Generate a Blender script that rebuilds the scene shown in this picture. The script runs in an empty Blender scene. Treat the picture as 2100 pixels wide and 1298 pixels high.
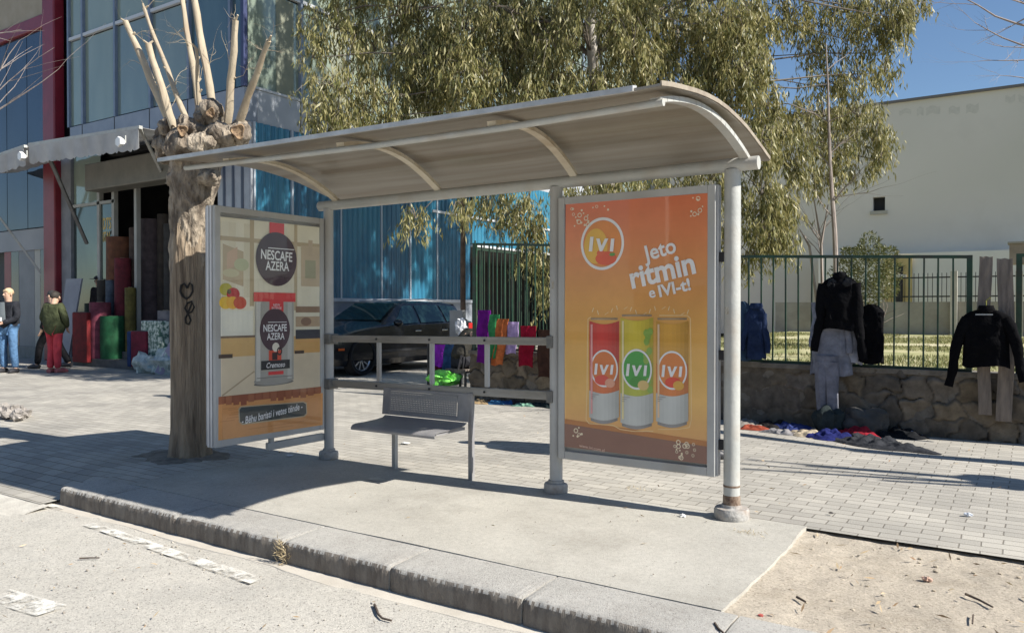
import bpy, bmesh, math, random
import numpy as np
from mathutils import Vector, Matrix, Euler, noise
R = math.radians
SC = bpy.context.scene
# ---------------------------------------------------------------- camera
CAM = Vector((1.497, -4.736, 1.29)); YAW = R(33.2); PITCH = R(-0.64); FPX = 1611.0
cd = bpy.data.cameras.new('camera'); cam = bpy.data.objects.new('camera', cd)
SC.collection.objects.link(cam); SC.camera = cam
cd.sensor_width = 36; cd.lens = FPX / 2100 * 36; cd.clip_start = .05; cd.clip_end = 3000
cam.location = CAM; cam.rotation_euler = (math.pi / 2 + PITCH, 0, YAW)
# ---------------------------------------------------------------- light
SUN_EL, SUN_AZ = 39.0, 6.0           # azimuth from +X towards +Y
w = bpy.data.worlds.new('World'); SC.world = w; w.use_nodes = True
sky = w.node_tree.nodes.new('ShaderNodeTexSky'); sky.sky_type = 'NISHITA'; sky.sun_disc = False
sky.sun_elevation = R(SUN_EL); sky.sun_rotation = R(90 - SUN_AZ); sky.air_density = 1.05; sky.dust_density = .15; sky.ozone_density = 4.5
bg = w.node_tree.nodes['Background']; bg.inputs[1].default_value = .074
w.node_tree.links.new(sky.outputs[0], bg.inputs[0])
ld = bpy.data.lights.new('sun', 'SUN'); ld.energy = 5.0; ld.angle = R(.53); ld.color = (1, .95, .87)
sun = bpy.data.objects.new('sun', ld); SC.collection.objects.link(sun)
SD = Vector((math.cos(R(SUN_EL)) * math.cos(R(SUN_AZ)), math.cos(R(SUN_EL)) * math.sin(R(SUN_AZ)), math.sin(R(SUN_EL))))
sun.rotation_euler = SD.to_track_quat('Z', 'Y').to_euler()
SC.view_settings.view_transform = 'Standard'; SC.view_settings.look = 'None'
SC.view_settings.exposure = .74; SC.view_settings.gamma = 1
SC.render.resolution_x = 1024; SC.render.resolution_y = 632

# ---------------------------------------------------------------- helpers
_r = Vector((math.cos(YAW), math.sin(YAW), 0)); _f = Vector((-math.sin(YAW), math.cos(YAW), 0)); _u = Vector((0, 0, 1))
_F = _f * math.cos(PITCH) + _u * math.sin(PITCH); _U = -_f * math.sin(PITCH) + _u * math.cos(PITCH)
def ray(x, y): return _F + _r * ((x - 1050) / FPX) + _U * ((649 - y) / FPX)
def pl(x, y, ax, v):
    "photo measurement -> point of the real plane it lies on (0: X=v, 1: Y=v, 2: Z=v)"
    d = ray(x, y); return CAM + d * ((v - CAM[ax]) / d[ax])
def dp(x, y, d): return CAM + ray(x, y) * d

MATS = {}
def mat(name, c1, c2=None, scale=8, rough=.8, bump=0, bscale=None, metal=0, spec=.5, detail=4, stretch=None, c3=None, s3=1.2, coat=0, trans=0, contrast=(.35, .65), dist=.02, f3=.6):
    if name in MATS: return MATS[name]
    m = bpy.data.materials.new(name); m.use_nodes = True; nt = m.node_tree; N = nt.nodes; L = nt.links
    b = N['Principled BSDF']; b.inputs['Roughness'].default_value = rough; b.inputs['Metallic'].default_value = metal
    b.inputs['Specular IOR Level'].default_value = spec; b.inputs['Base Color'].default_value = (*c1, 1)
    b.inputs['Coat Weight'].default_value = coat
    co = N.new('ShaderNodeTexCoord'); mp = N.new('ShaderNodeMapping'); L.new(co.outputs['Object'], mp.inputs[0])
    if stretch: mp.inputs['Scale'].default_value = stretch
    if c2:
        n = N.new('ShaderNodeTexNoise'); n.inputs['Scale'].default_value = scale; n.inputs['Detail'].default_value = detail; n.inputs['Roughness'].default_value = .6
        L.new(mp.outputs[0], n.inputs[0])
        r = N.new('ShaderNodeValToRGB'); r.color_ramp.elements[0].position = contrast[0]; r.color_ramp.elements[1].position = contrast[1]
        r.color_ramp.elements[0].color = (*c1, 1); r.color_ramp.elements[1].color = (*c2, 1)
        L.new(n.outputs['Fac'], r.inputs[0]); out = r.outputs[0]
        if c3:
            n3 = N.new('ShaderNodeTexNoise'); n3.inputs['Scale'].default_value = s3; n3.inputs['Detail'].default_value = 5; L.new(mp.outputs[0], n3.inputs[0])
            r3 = N.new('ShaderNodeValToRGB'); r3.color_ramp.elements[0].position = .48; r3.color_ramp.elements[1].position = .68
            r3.color_ramp.elements[1].color = (f3, f3, f3, 1)
            L.new(n3.outputs['Fac'], r3.inputs[0])
            mx = N.new('ShaderNodeMix'); mx.data_type = 'RGBA'; L.new(r3.outputs[0], mx.inputs[0]); L.new(out, mx.inputs[6]); mx.inputs[7].default_value = (*c3, 1); out = mx.outputs[2]
        L.new(out, b.inputs['Base Color'])
    if bump:
        nb = N.new('ShaderNodeTexNoise'); nb.inputs['Scale'].default_value = bscale or scale * 3; nb.inputs['Detail'].default_value = 5
        L.new(mp.outputs[0], nb.inputs[0]); bp = N.new('ShaderNodeBump'); bp.inputs['Strength'].default_value = bump; bp.inputs['Distance'].default_value = dist
        L.new(nb.outputs['Fac'], bp.inputs['Height']); L.new(bp.outputs[0], b.inputs['Normal'])
    if trans:
        tr = N.new('ShaderNodeBsdfTranslucent'); ms = N.new('ShaderNodeMixShader'); ms.inputs[0].default_value = trans
        src = b.inputs['Base Color'].links[0].from_socket if b.inputs['Base Color'].links else None
        if src: L.new(src, tr.inputs[0])
        else: tr.inputs[0].default_value = (*c1, 1)
        L.new(b.outputs[0], ms.inputs[1]); L.new(tr.outputs[0], ms.inputs[2]); L.new(ms.outputs[0], N['Material Output'].inputs[0])
    MATS[name] = m; return m
def glass_mat(name, col, rough=.03, alpha=.25, ior=1.5):
    "thin tinted pane: mirror reflection by fresnel over a see-through tint"
    if name in MATS: return MATS[name]
    m = bpy.data.materials.new(name); m.use_nodes = True; nt = m.node_tree; N = nt.nodes; L = nt.links; N.clear()
    o = N.new('ShaderNodeOutputMaterial'); g = N.new('ShaderNodeBsdfGlossy'); g.inputs['Roughness'].default_value = rough
    t = N.new('ShaderNodeBsdfTransparent'); t.inputs[0].default_value = (*col, 1)
    fr = N.new('ShaderNodeFresnel'); fr.inputs[0].default_value = ior
    ge = N.new('ShaderNodeNewGeometry'); iv = N.new('ShaderNodeMath'); iv.operation = 'SUBTRACT'; iv.inputs[0].default_value = 1; L.new(ge.outputs['Backfacing'], iv.inputs[1]); mu = N.new('ShaderNodeMath'); mu.operation = 'MULTIPLY'; L.new(fr.outputs[0], mu.inputs[0]); L.new(iv.outputs[0], mu.inputs[1])
    ms = N.new('ShaderNodeMixShader'); L.new(mu.outputs[0], ms.inputs[0]); L.new(t.outputs[0], ms.inputs[1]); L.new(g.outputs[0], ms.inputs[2])
    L.new(ms.outputs[0], o.inputs[0]); MATS[name] = m; return m

class MB:
    def __init__(s): s.v = []; s.f = []; s.m = []; s.cur = 0
    def add(s, vs, fs):
        k = len(s.v); s.v += [tuple(p) for p in vs]; s.f += [tuple(i + k for i in f) for f in fs]; s.m += [s.cur] * len(fs); return s
    def box(s, a, b, M=None):
        (x0, y0, z0), (x1, y1, z1) = a, b
        vs = [(x, y, z) for z in (z0, z1) for x, y in ((x0, y0), (x1, y0), (x1, y1), (x0, y1))]
        if M: vs = [M @ Vector(p) for p in vs]
        return s.add(vs, [(3, 2, 1, 0), (4, 5, 6, 7), (0, 1, 5, 4), (1, 2, 6, 5), (2, 3, 7, 6), (3, 0, 4, 7)])
    def bar(s, p, q, wx, wz=None, up=(0, 0, 1)):
        "rectangular bar from p to q"
        p, q = Vector(p), Vector(q); d = (q - p).normalized(); wz = wz or wx
        a = d.cross(Vector(up)); a = a.normalized() if a.length > 1e-4 else Vector((1, 0, 0)); b = a.cross(d)
        vs = [c + a * (i * wx / 2) + b * (j * wz / 2) for c in (p, q) for i, j in ((-1, -1), (1, -1), (1, 1), (-1, 1))]
        return s.add(vs, [(0, 1, 2, 3), (7, 6, 5, 4), (0, 4, 5, 1), (1, 5, 6, 2), (2, 6, 7, 3), (3, 7, 4, 0)])
    def tube(s, path, rad, n=12, cap=True, squash=None, jit=0, rnd=None):
        path = [Vector(p) for p in path]; k = len(path)
        rad = rad if hasattr(rad, '__len__') else [rad] * k
        ref = None; rings = []
        for i, p in enumerate(path):
            d = (path[min(i + 1, k - 1)] - path[max(i - 1, 0)]).normalized()
            if ref is None: ref = d.orthogonal().normalized() if abs(d.z) > .9 else d.cross(Vector((0, 0, 1))).normalized()
            if abs(d.z) > .9 and i == 0: ref = Vector((1, 0, 0))
            a = (ref - d * ref.dot(d)).normalized(); b = d.cross(a); ref = a
            sq = squash if squash else 1
            ring = []
            for j in range(n):
                t = 2 * math.pi * j / n; rr = rad[i]
                if jit: rr *= 1 + jit * (noise.noise(Vector((math.cos(t) * 2, math.sin(t) * 2, i * .6 + (rnd or 0)))))
                ring.append(p + a * (math.cos(t) * rr) + b * (math.sin(t) * rr * sq))
            rings.append(ring)
        vs = [q for r in rings for q in r]; fs = []
        for i in range(k - 1):
            for j in range(n):
                j2 = (j + 1) % n; fs.append((i * n + j, i * n + j2, (i + 1) * n + j2, (i + 1) * n + j))
        if cap: fs.append(tuple(range(n - 1, -1, -1))); fs.append(tuple((k - 1) * n + j for j in range(n)))
        return s.add(vs, fs)
    def lathe(s, c, prof, n=24, axis='Z'):
        "prof: list of (r, h)"
        vs = []; c = Vector(c)
        for r, h in prof:
            for j in range(n):
                t = 2 * math.pi * j / n; a, b = r * math.cos(t), r * math.sin(t)
                vs.append(c + (Vector((a, b, h)) if axis == 'Z' else Vector((h, a, b)) if axis == 'X' else Vector((b, h, a))))
        fs = []
        for i in range(len(prof) - 1):
            for j in range(n):
                j2 = (j + 1) % n; fs.append((i * n + j, i * n + j2, (i + 1) * n + j2, (i + 1) * n + j))
        fs.append(tuple(range(n - 1, -1, -1))); fs.append(tuple((len(prof) - 1) * n + j for j in range(n)))
        return s.add(vs, fs)
    def ball(s, c, r, n=10, jit=0, seed=0):
        r = r if hasattr(r, '__len__') else (r, r, r); c = Vector(c); vs = []; m = n
        for i in range(m + 1):
            ph = math.pi * i / m
            for j in range(2 * n):
                t = math.pi * j / n; d = Vector((math.sin(ph) * math.cos(t), math.sin(ph) * math.sin(t), math.cos(ph)))
                k = 1 + jit * noise.noise(d * 1.8 + Vector((seed, seed * .7, 0)))
                vs.append(c + Vector((d.x * r[0], d.y * r[1], d.z * r[2])) * k)
        fs = []
        for i in range(m):
            for j in range(2 * n):
                j2 = (j + 1) % (2 * n); fs.append((i * 2 * n + j, (i + 1) * 2 * n + j, (i + 1) * 2 * n + j2, i * 2 * n + j2))
        return s.add(vs, fs)
    def quad(s, *p): return s.add(p, [tuple(range(len(p)))])
    def grid(s, fn, nu, nv):
        vs = [fn(i / nu, j / nv) for j in range(nv + 1) for i in range(nu + 1)]; a = nu + 1
        return s.add(vs, [(j * a + i, j * a + i + 1, (j + 1) * a + i + 1, (j + 1) * a + i) for j in range(nv) for i in range(nu)])
    def sheet(s, fn, nu, nv, th, nrm):
        "thin solid sheet from a grid function, thickness th along nrm"
        nrm = Vector(nrm); a = nu + 1; k = (nu + 1) * (nv + 1)
        top = [Vector(fn(i / nu, j / nv)) for j in range(nv + 1) for i in range(nu + 1)]
        vs = top + [p - nrm * th for p in top]
        fs = [(j * a + i, j * a + i + 1, (j + 1) * a + i + 1, (j + 1) * a + i) for j in range(nv) for i in range(nu)]
        fs += [tuple(k + q for q in reversed(f)) for f in list(fs)]
        loop = [i for i in range(nu)] + [j * a + nu for j in range(nv)] + [nv * a + i for i in range(nu, 0, -1)] + [j * a for j in range(nv, 0, -1)]
        for i in range(len(loop)):
            p, q = loop[i], loop[(i + 1) % len(loop)]; fs.append((q, p, p + k, q + k))
        return s.add(vs, fs)
    def build(s, name, mats, parent=None, smooth=False, auto=None, bevel=0, label=None):
        me = bpy.data.meshes.new(name); off = Vector((0, 0, 0)); p = parent
        if p is not None: off = WORLD[p.name]
        me.from_pydata([tuple(Vector(q) - off) for q in s.v], [], s.f)
        mats = mats if isinstance(mats, (list, tuple)) else [mats]
        for m in mats: me.materials.append(m)
        me.polygons.foreach_set('material_index', s.m); me.update()
        bm = bmesh.new(); bm.from_mesh(me); bmesh.ops.recalc_face_normals(bm, faces=bm.faces)
        if bevel:
            es = [e for e in bm.edges if e.is_manifold and e.calc_face_angle(0) > .6]
            bmesh.ops.bevel(bm, geom=es, offset=bevel, segments=2, affect='EDGES', profile=.5, clamp_overlap=True)
        bm.to_mesh(me); bm.free()
        o = bpy.data.objects.new(name, me); SC.collection.objects.link(o)
        if parent is not None: o.parent = parent
        WORLD[o.name] = off.copy()
        if smooth:
            me.polygons.foreach_set('use_smooth', [True] * len(me.polygons)); me.set_sharp_from_angle(angle=auto or R(40))
        if label: o['label'] = label
        return o
WORLD = {}
def thing(name, label, cat, loc=(0, 0, 0), group=None):
    o = bpy.data.objects.new(name, None); SC.collection.objects.link(o); o.location = loc; o.empty_display_size = .1
    o['label'] = label; o['category'] = cat; WORLD[o.name] = Vector(loc)
    if group: o['group'] = group
    return o
def tag(o, label, cat, group=None):
    o['label'] = label; o['category'] = cat
    if group: o['group'] = group
    return o
def struct(o, kind='structure'): o['kind'] = kind; return o
def copy_tree(root, loc, rz=0, label=None):
    r = root.copy(); SC.collection.objects.link(r); r.location = loc; r.rotation_euler = (0, 0, rz)
    if label: r['label'] = label
    for ch in root.children:
        c = ch.copy(); SC.collection.objects.link(c); c.parent = r
        for g in ch.children:
            d = g.copy(); SC.collection.objects.link(d); d.parent = c
    return r
rnd = random.Random(7)
def fbm(x, y, s=1, seed=0): return noise.fractal(Vector((x * s, y * s, seed * 3.7)), 1, 2, 4)

# ================================================================ SETTING
def ground_mat(nm, c, speck, spk, patch, psc, pf=.5, bump=.5, seed=0, vs=220):
    "weathered mineral surface: fine aggregate, middle mottling and large stained areas"
    m = bpy.data.materials.new(nm); m.use_nodes = True; N = m.node_tree.nodes; L = m.node_tree.links; b = N['Principled BSDF']; b.inputs['Roughness'].default_value = .95; b.inputs['Specular IOR Level'].default_value = .25
    co = N.new('ShaderNodeTexCoord'); mp = N.new('ShaderNodeMapping'); mp.inputs['Location'].default_value = (seed, seed * .7, 0); L.new(co.outputs['Object'], mp.inputs[0])
    def nz(sc, det, ro=.6):
        n = N.new('ShaderNodeTexNoise'); n.inputs['Scale'].default_value = sc; n.inputs['Detail'].default_value = det; n.inputs['Roughness'].default_value = ro; L.new(mp.outputs[0], n.inputs[0]); return n.outputs[0]
    def rng(src, a, b_, lo, hi):
        r = N.new('ShaderNodeMapRange'); r.inputs[1].default_value = a; r.inputs[2].default_value = b_; r.inputs[3].default_value = lo; r.inputs[4].default_value = hi; L.new(src, r.inputs[0]); return r.outputs[0]
    def mul(a, b_):
        x = N.new('ShaderNodeMath'); x.operation = 'MULTIPLY'; L.new(a, x.inputs[0]); L.new(b_, x.inputs[1]); return x.outputs[0]
    v = N.new('ShaderNodeTexVoronoi'); v.inputs['Scale'].default_value = vs; L.new(mp.outputs[0], v.inputs[0]); sv = N.new('ShaderNodeSeparateColor'); L.new(v.outputs['Color'], sv.inputs[0])
    f = mul(mul(rng(sv.outputs[0], 0, 1, 1 - spk, 1 + spk), rng(nz(34, 8, .7), .3, .7, .90, 1.09)), rng(nz(1.7, 10, .62), .3, .7, .88, 1.08))
    col = N.new('ShaderNodeMix'); col.data_type = 'RGBA'; L.new(rng(nz(psc, 9, .68), .50, .70, 0, pf), col.inputs[0]); col.inputs[6].default_value = (*c, 1); col.inputs[7].default_value = (*patch, 1)
    c2 = N.new('ShaderNodeMix'); c2.data_type = 'RGBA'; L.new(rng(sv.outputs[1], .90, .94, 0, .75), c2.inputs[0]); L.new(col.outputs[2], c2.inputs[6]); c2.inputs[7].default_value = (*speck, 1)
    vm = N.new('ShaderNodeVectorMath'); vm.operation = 'SCALE'; L.new(c2.outputs[2], vm.inputs[0]); L.new(f, vm.inputs['Scale']); L.new(vm.outputs[0], b.inputs['Base Color'])
    bp = N.new('ShaderNodeBump'); bp.inputs['Strength'].default_value = bump; bp.inputs['Distance'].default_value = .006; L.new(nz(150, 6, .7), bp.inputs['Height']); L.new(bp.outputs[0], b.inputs['Normal']); MATS[nm] = m; return m
asphalt = ground_mat('asphalt', (.50, .475, .42), (.24, .22, .20), .13, (.40, .385, .35), 1.3, .7, .8, 3, 150)
def brick_mat():
    m = bpy.data.materials.new('pavers'); m.use_nodes = True; N = m.node_tree.nodes; L = m.node_tree.links; b = N['Principled BSDF']; b.inputs['Roughness'].default_value = .9
    co = N.new('ShaderNodeTexCoord'); mp = N.new('ShaderNodeMapping'); L.new(co.outputs['Object'], mp.inputs[0])
    wn = N.new('ShaderNodeTexNoise'); wn.inputs['Scale'].default_value = 3; L.new(mp.outputs[0], wn.inputs[0])
    vm = N.new('ShaderNodeMix'); vm.data_type = 'RGBA'; vm.blend_type = 'LINEAR_LIGHT'; vm.inputs[0].default_value = .012; L.new(mp.outputs[0], vm.inputs[6]); L.new(wn.outputs['Color'], vm.inputs[7])
    br = N.new('ShaderNodeTexBrick'); L.new(vm.outputs[2], br.inputs[0]); br.inputs['Scale'].default_value = 1
    br.inputs['Brick Width'].default_value = .20; br.inputs['Row Height'].default_value = .10; br.inputs['Mortar Size'].default_value = .0045; br.inputs['Mortar Smooth'].default_value = .3
    br.inputs['Color1'].default_value = (.345, .33, .30, 1); br.inputs['Color2'].default_value = (.445, .425, .385, 1); br.inputs['Mortar'].default_value = (.20, .185, .16, 1)
    n2 = N.new('ShaderNodeTexNoise'); n2.inputs['Scale'].default_value = 1.1; n2.inputs['Detail'].default_value = 8; L.new(mp.outputs[0], n2.inputs[0])
    r2 = N.new('ShaderNodeValToRGB'); r2.color_ramp.elements[0].position = .3; r2.color_ramp.elements[1].position = .7
    r2.color_ramp.elements[0].color = (.78, .77, .75, 1); r2.color_ramp.elements[1].color = (1.12, 1.1, 1.05, 1); L.new(n2.outputs[0], r2.inputs[0])
    n3 = N.new('ShaderNodeTexNoise'); n3.inputs['Scale'].default_value = 120; n3.inputs['Detail'].default_value = 3; L.new(mp.outputs[0], n3.inputs[0])
    r3 = N.new('ShaderNodeMapRange'); r3.inputs[3].default_value = .8; r3.inputs[4].default_value = 1.2; L.new(n3.outputs[0], r3.inputs[0])
    mx = N.new('ShaderNodeMix'); mx.data_type = 'RGBA'; mx.blend_type = 'MULTIPLY'; mx.inputs[0].default_value = 1; L.new(br.outputs[0], mx.inputs[6]); L.new(r2.outputs[0], mx.inputs[7])
    mx2 = N.new('ShaderNodeMix'); mx2.data_type = 'RGBA'; mx2.blend_type = 'MULTIPLY'; mx2.inputs[0].default_value = 1; L.new(mx.outputs[2], mx2.inputs[6]); L.new(r3.outputs[0], mx2.inputs[7])
    L.new(mx2.outputs[2], b.inputs['Base Color'])
    bp = N.new('ShaderNodeBump'); bp.inputs['Distance'].default_value = .006; bp.inputs['Strength'].default_value = .8; bp.invert = True; L.new(br.outputs['Fac'], bp.inputs['Height'])
    bp2 = N.new('ShaderNodeBump'); bp2.inputs['Distance'].default_value = .004; bp2.inputs['Strength'].default_value = .6; L.new(n3.outputs[0], bp2.inputs['Height']); L.new(bp.outputs[0], bp2.inputs['Normal'])
    L.new(bp2.outputs[0], b.inputs['Normal']); return m
pavers = brick_mat()
concrete = ground_mat('slab_concrete', (.45, .43, .38), (.30, .28, .24), .09, (.31, .29, .25), 1.1, .8, .6, 7, 260)
kerbm = ground_mat('kerb_concrete', (.43, .415, .38), (.24, .22, .2), .10, (.32, .30, .27), 3.0, .7, .8, 11, 200)
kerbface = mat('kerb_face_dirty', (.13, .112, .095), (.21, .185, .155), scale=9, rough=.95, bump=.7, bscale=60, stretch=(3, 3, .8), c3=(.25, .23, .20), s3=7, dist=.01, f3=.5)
dirt = ground_mat('dirt', (.49, .43, .345), (.30, .26, .21), .16, (.38, .325, .25), 2.4, .9, 1.2, 5, 130)
dustm = mat('gutter_dust', (.47, .43, .365), (.56, .52, .45), scale=6, rough=.98, bump=.3, bscale=120, dist=.01, detail=8)

m = MB(); m.box((-600, -600, -.60), (600, 600, -.5)); struct(m.build('ground', mat('far_ground', (.2, .19, .15), (.3, .28, .24), scale=.05, rough=1)))
# road with fine relief near the camera
def roadz(x, y):
    z = -.13 + .006 * fbm(x, y, .9, 1)
    if y < -2.1: z += -.004
    return z
m = MB(); m.box((-60, -22, -.18), (60, -7.0, -.131)); m.box((-60, -7, -.18), (-9, -1.5, -.131)); m.box((4, -7, -.18), (60, -1.5, -.131))
m.grid(lambda u, v: (-9 + 13 * u, -7 + 5.4 * v, roadz(-9 + 13 * u, -7 + 5.4 * v)), 260, 110)
struct(m.build('road', asphalt, smooth=True))
# dusty gutter against the kerb
m = MB()
def gut(u, v):
    x = -4.6 + 8.6 * u; wdt = .20 + .07 * fbm(x, 0, .8, 5); y = -1.70 - wdt * v
    return (x, y, -.118 - .010 * v ** .7 + .004 * fbm(x, y, 3, 2) + (-.02 if v > .98 else 0))
m.grid(gut, 180, 12); struct(m.build('gutter_strip', dustm, smooth=True))
# worn white road line, broken up with real gaps
def paint():
    m = bpy.data.materials.new('worn_paint'); m.use_nodes = True; N = m.node_tree.nodes; L = m.node_tree.links; b = N['Principled BSDF']
    b.inputs['Base Color'].default_value = (.68, .66, .60, 1); b.inputs['Roughness'].default_value = .8
    t = N.new('ShaderNodeBsdfTransparent'); ms = N.new('ShaderNodeMixShader'); co = N.new('ShaderNodeTexCoord'); n = N.new('ShaderNodeTexNoise'); n.inputs['Scale'].default_value = 6; n.inputs['Detail'].default_value = 14; n.inputs['Roughness'].default_value = .75
    L.new(co.outputs['Object'], n.inputs[0]); r = N.new('ShaderNodeValToRGB'); r.color_ramp.elements[0].position = .43; r.color_ramp.elements[1].position = .55
    L.new(n.outputs[0], r.inputs[0]); L.new(r.outputs[0], ms.inputs[0]); L.new(t.outputs[0], ms.inputs[1]); L.new(b.outputs[0], ms.inputs[2]); L.new(ms.outputs[0], N['Material Output'].inputs[0]); return m
pm = paint()
m = MB()
m.grid(lambda u, v: (-3.62 + 1.8 * u, -1.93 - .09 * u - .075 * v - .02 * v * u, roadz(-3.62 + 1.8 * u, -1.95) + .010), 40, 4)
m.grid(lambda u, v: (-4.75 + .6 * u, -1.80 - .05 * u - .05 * v, roadz(-4.6 + .6 * u, -1.9) + .012), 14, 3)
def blob(u, v, c=pl(35, 1232, 2, -.13)):
    return (c.x - .22 + .5 * u, c.y - .07 + .15 * v + .05 * (u - .5), roadz(c.x, c.y) + .008 + .002 * abs(u - .5))
m.grid(blob, 8, 6)
struct(m.build('road_marking', pm, smooth=True))
# paved footway
def pavez(x, y):
    z = .0035 * fbm(x, y, .7, 3)
    if x < -4.2:
        t = max(0, min(1, (-1.05 - y) / .85)); k = max(0, min(1, (-4.34 - x) / .5 + max(0, (-1.35 - y) / .25))) if x < -4.33 else 0; z -= .10 * t * t * (3 - 2 * t) * k
    return z
m = MB()
m.grid(lambda u, v: (-13 + 8.66 * u, -1.92 + 6.87 * v, pavez(-13 + 8.66 * u, -1.92 + 6.87 * v)), 150, 110)
m.grid(lambda u, v: (-4.34 + .44 * u, -1.475 + 6.425 * v, pavez(-4.2, -1.0)), 4, 20)
m.grid(lambda u, v: (-3.9 + 12 * u, .05 + 4.9 * v, pavez(-3.9 + 12 * u, .05 + 4.9 * v)), 150, 60)
m.box((-60, -1.9, -.15), (-13, 4.95, -.002)); m.box((-60, 4.95, -.15), (-5.0, 30, -.004)); m.box((8.1, .05, -.15), (40, 4.95, -.002))
struct(m.build('pavement', pavers, smooth=True))
m = MB(); m.box((-60, -2.3, -.16), (-9, -1.88, -.10)); m.grid(lambda u, v: (-9 + 4.75 * u, -1.9 - .28 * v, -.103 - .035 * v + .006 * fbm(u * 5, v, 2, 9)), 60, 6)
struct(m.build('dropped_kerb', mat('pale_kerb', (.5, .47, .41), (.6, .57, .5), scale=12, rough=.95, bump=.5, bscale=80), smooth=True))
# concrete bus platform
m = MB()
def slab(u, v):
    x = -3.98 + 4.41 * u; y = -1.47 + 1.53 * v
    return (x + .02 * fbm(y, 0, 2, 4) * (u in (0, 1)), y + .012 * fbm(x, 0, 2, 6) * (v == 1), .0065 + .003 * fbm(x, y, 1.3, 8) + .0012 * fbm(x, y, 7, 8))
m.sheet(slab, 150, 60, .12, (0, 0, 1)); struct(m.build('bus_platform', concrete, smooth=True))
# dirt patch
m = MB()
def dz(u, v):
    x = .40 + 4.4 * u; y = -1.62 + 1.78 * v
    return (x, y, -.022 + .012 * fbm(x, y, 1.6, 3) + .006 * fbm(x, y, 9, 1) + .012 * max(0, 1 - u * 14) - .004 * (v > .93))
m.grid(dz, 240, 110); m.box((4.8, -1.62, -.1), (40, .15, -.024)); struct(m.build('dirt_ground', dirt, smooth=True))
# kerb stones in one run
m = MB(); random.seed(3)
jx = [-4.33, -3.79, -2.93, -1.95, -1.16, -.375, .5, 1.4, 2.3, 3.2, 4.1]
def kerb_piece(x0, x1, sd):
    prof = [(-1.80, -.20), (-1.80, -.05), (-1.798, -.022), (-1.790, -.006), (-1.775, .001), (-1.70, .003), (-1.58, .004), (-1.475, .003), (-1.47, -.08)]
    nx = 120; vs = []; fs = []
    for i in range(nx + 1):
        t = i / nx; x = x0 + .006 + (x1 - x0 - .012) * t; e = min(t, 1 - t) * nx
        for y, z in prof:
            k = .012 if e < 2 else (.004 if e < 5 else 0)
            n1 = fbm(x * 1, z, 5, sd); n2 = fbm(x, y, 14, sd + 2); yy, zz = y, z
            if z > -.1 and y < -1.6: yy += .006 * n1 + .004 * n2 + k * .7; zz -= k * .5 + .006 * abs(n1) * (y < -1.76) + .002 * max(0, n2)
            vs.append((x, yy, zz))
    q = len(prof)
    for i in range(nx):
        for j in range(q - 1): fs.append((i * q + j, (i + 1) * q + j, (i + 1) * q + j + 1, i * q + j + 1))
    fs.append(tuple(range(q))); fs.append(tuple(nx * q + j for j in range(q - 1, -1, -1)))
    k0 = len(m.f); m.add(vs, fs)
    for i in range(nx):
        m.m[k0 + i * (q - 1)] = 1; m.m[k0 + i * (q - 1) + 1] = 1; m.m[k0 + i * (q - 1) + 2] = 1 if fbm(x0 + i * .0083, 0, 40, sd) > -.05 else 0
for i in range(len(jx) - 1): kerb_piece(jx[i], jx[i + 1], i * 5 + 1)
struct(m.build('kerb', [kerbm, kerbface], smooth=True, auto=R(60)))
# yard behind the wall
grassm = mat('yard_soil', (.20, .215, .08), (.38, .355, .18), scale=1.6, rough=1, bump=.6, bscale=30, c3=(.58, .52, .36), s3=.35, detail=8, f3=.9)
m = MB(); m.grid(lambda u, v: (-5.0 + 45 * u, 4.42 + 60 * v, .50 + .04 * fbm(u * 45, v * 60, .3, 2)), 110, 120)
m.grid(lambda u, v: (-60 + 55 * u, 30 + 34 * v, .48), 10, 10); struct(m.build('yard', grassm, smooth=True))

# ================================================================ BUS SHELTER
alu = mat('grey_paint', (.36, .365, .36), (.44, .445, .435), scale=7, rough=.5, bump=.05, bscale=50, c3=(.27, .25, .215), s3=3.5, stretch=(1, 1, .6))
aluw = mat('worn_white_paint', (.37, .38, .36), (.44, .445, .42), scale=5, rough=.5, bump=.12, bscale=40, c3=(.36, .31, .25), s3=6, f3=.5)
railm = mat('dirty_rail', (.20, .19, .165), (.30, .285, .25), scale=6, rough=.6, bump=.15, bscale=40, stretch=(.4, 3, 3), c3=(.34, .335, .32), s3=3)
ribm = mat('stained_rib', (.50, .44, .33), (.60, .55, .44), scale=4, rough=.6, bump=.1, bscale=30, c3=(.35, .27, .17), s3=5)
rust = mat('rust', (.10, .055, .035), (.26, .20, .15), scale=20, rough=.95, bump=.5, bscale=60)
roofm = mat('weathered_polycarbonate', (.36, .335, .29), (.27, .235, .185), scale=1.3, rough=.28, stretch=(.22, 4.5, 1), c3=(.22, .175, .125), s3=1.7, trans=.24, detail=12, contrast=(.36, .64), f3=.75)
dark = mat('dark_gap', (.02, .02, .022), rough=.7)
A1, A2, EX = -3.465, -1.235, .134
TILT = lambda x: .05 * min(1, max(0, -x / 3.6))              # the front edge rises a little to the left
sh = thing('bus_shelter', 'grey metal bus shelter with curved dirty plastic roof and two lit-box advert panels', 'bus shelter', (A2, 0, 0))
BZ = 2.155
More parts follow.
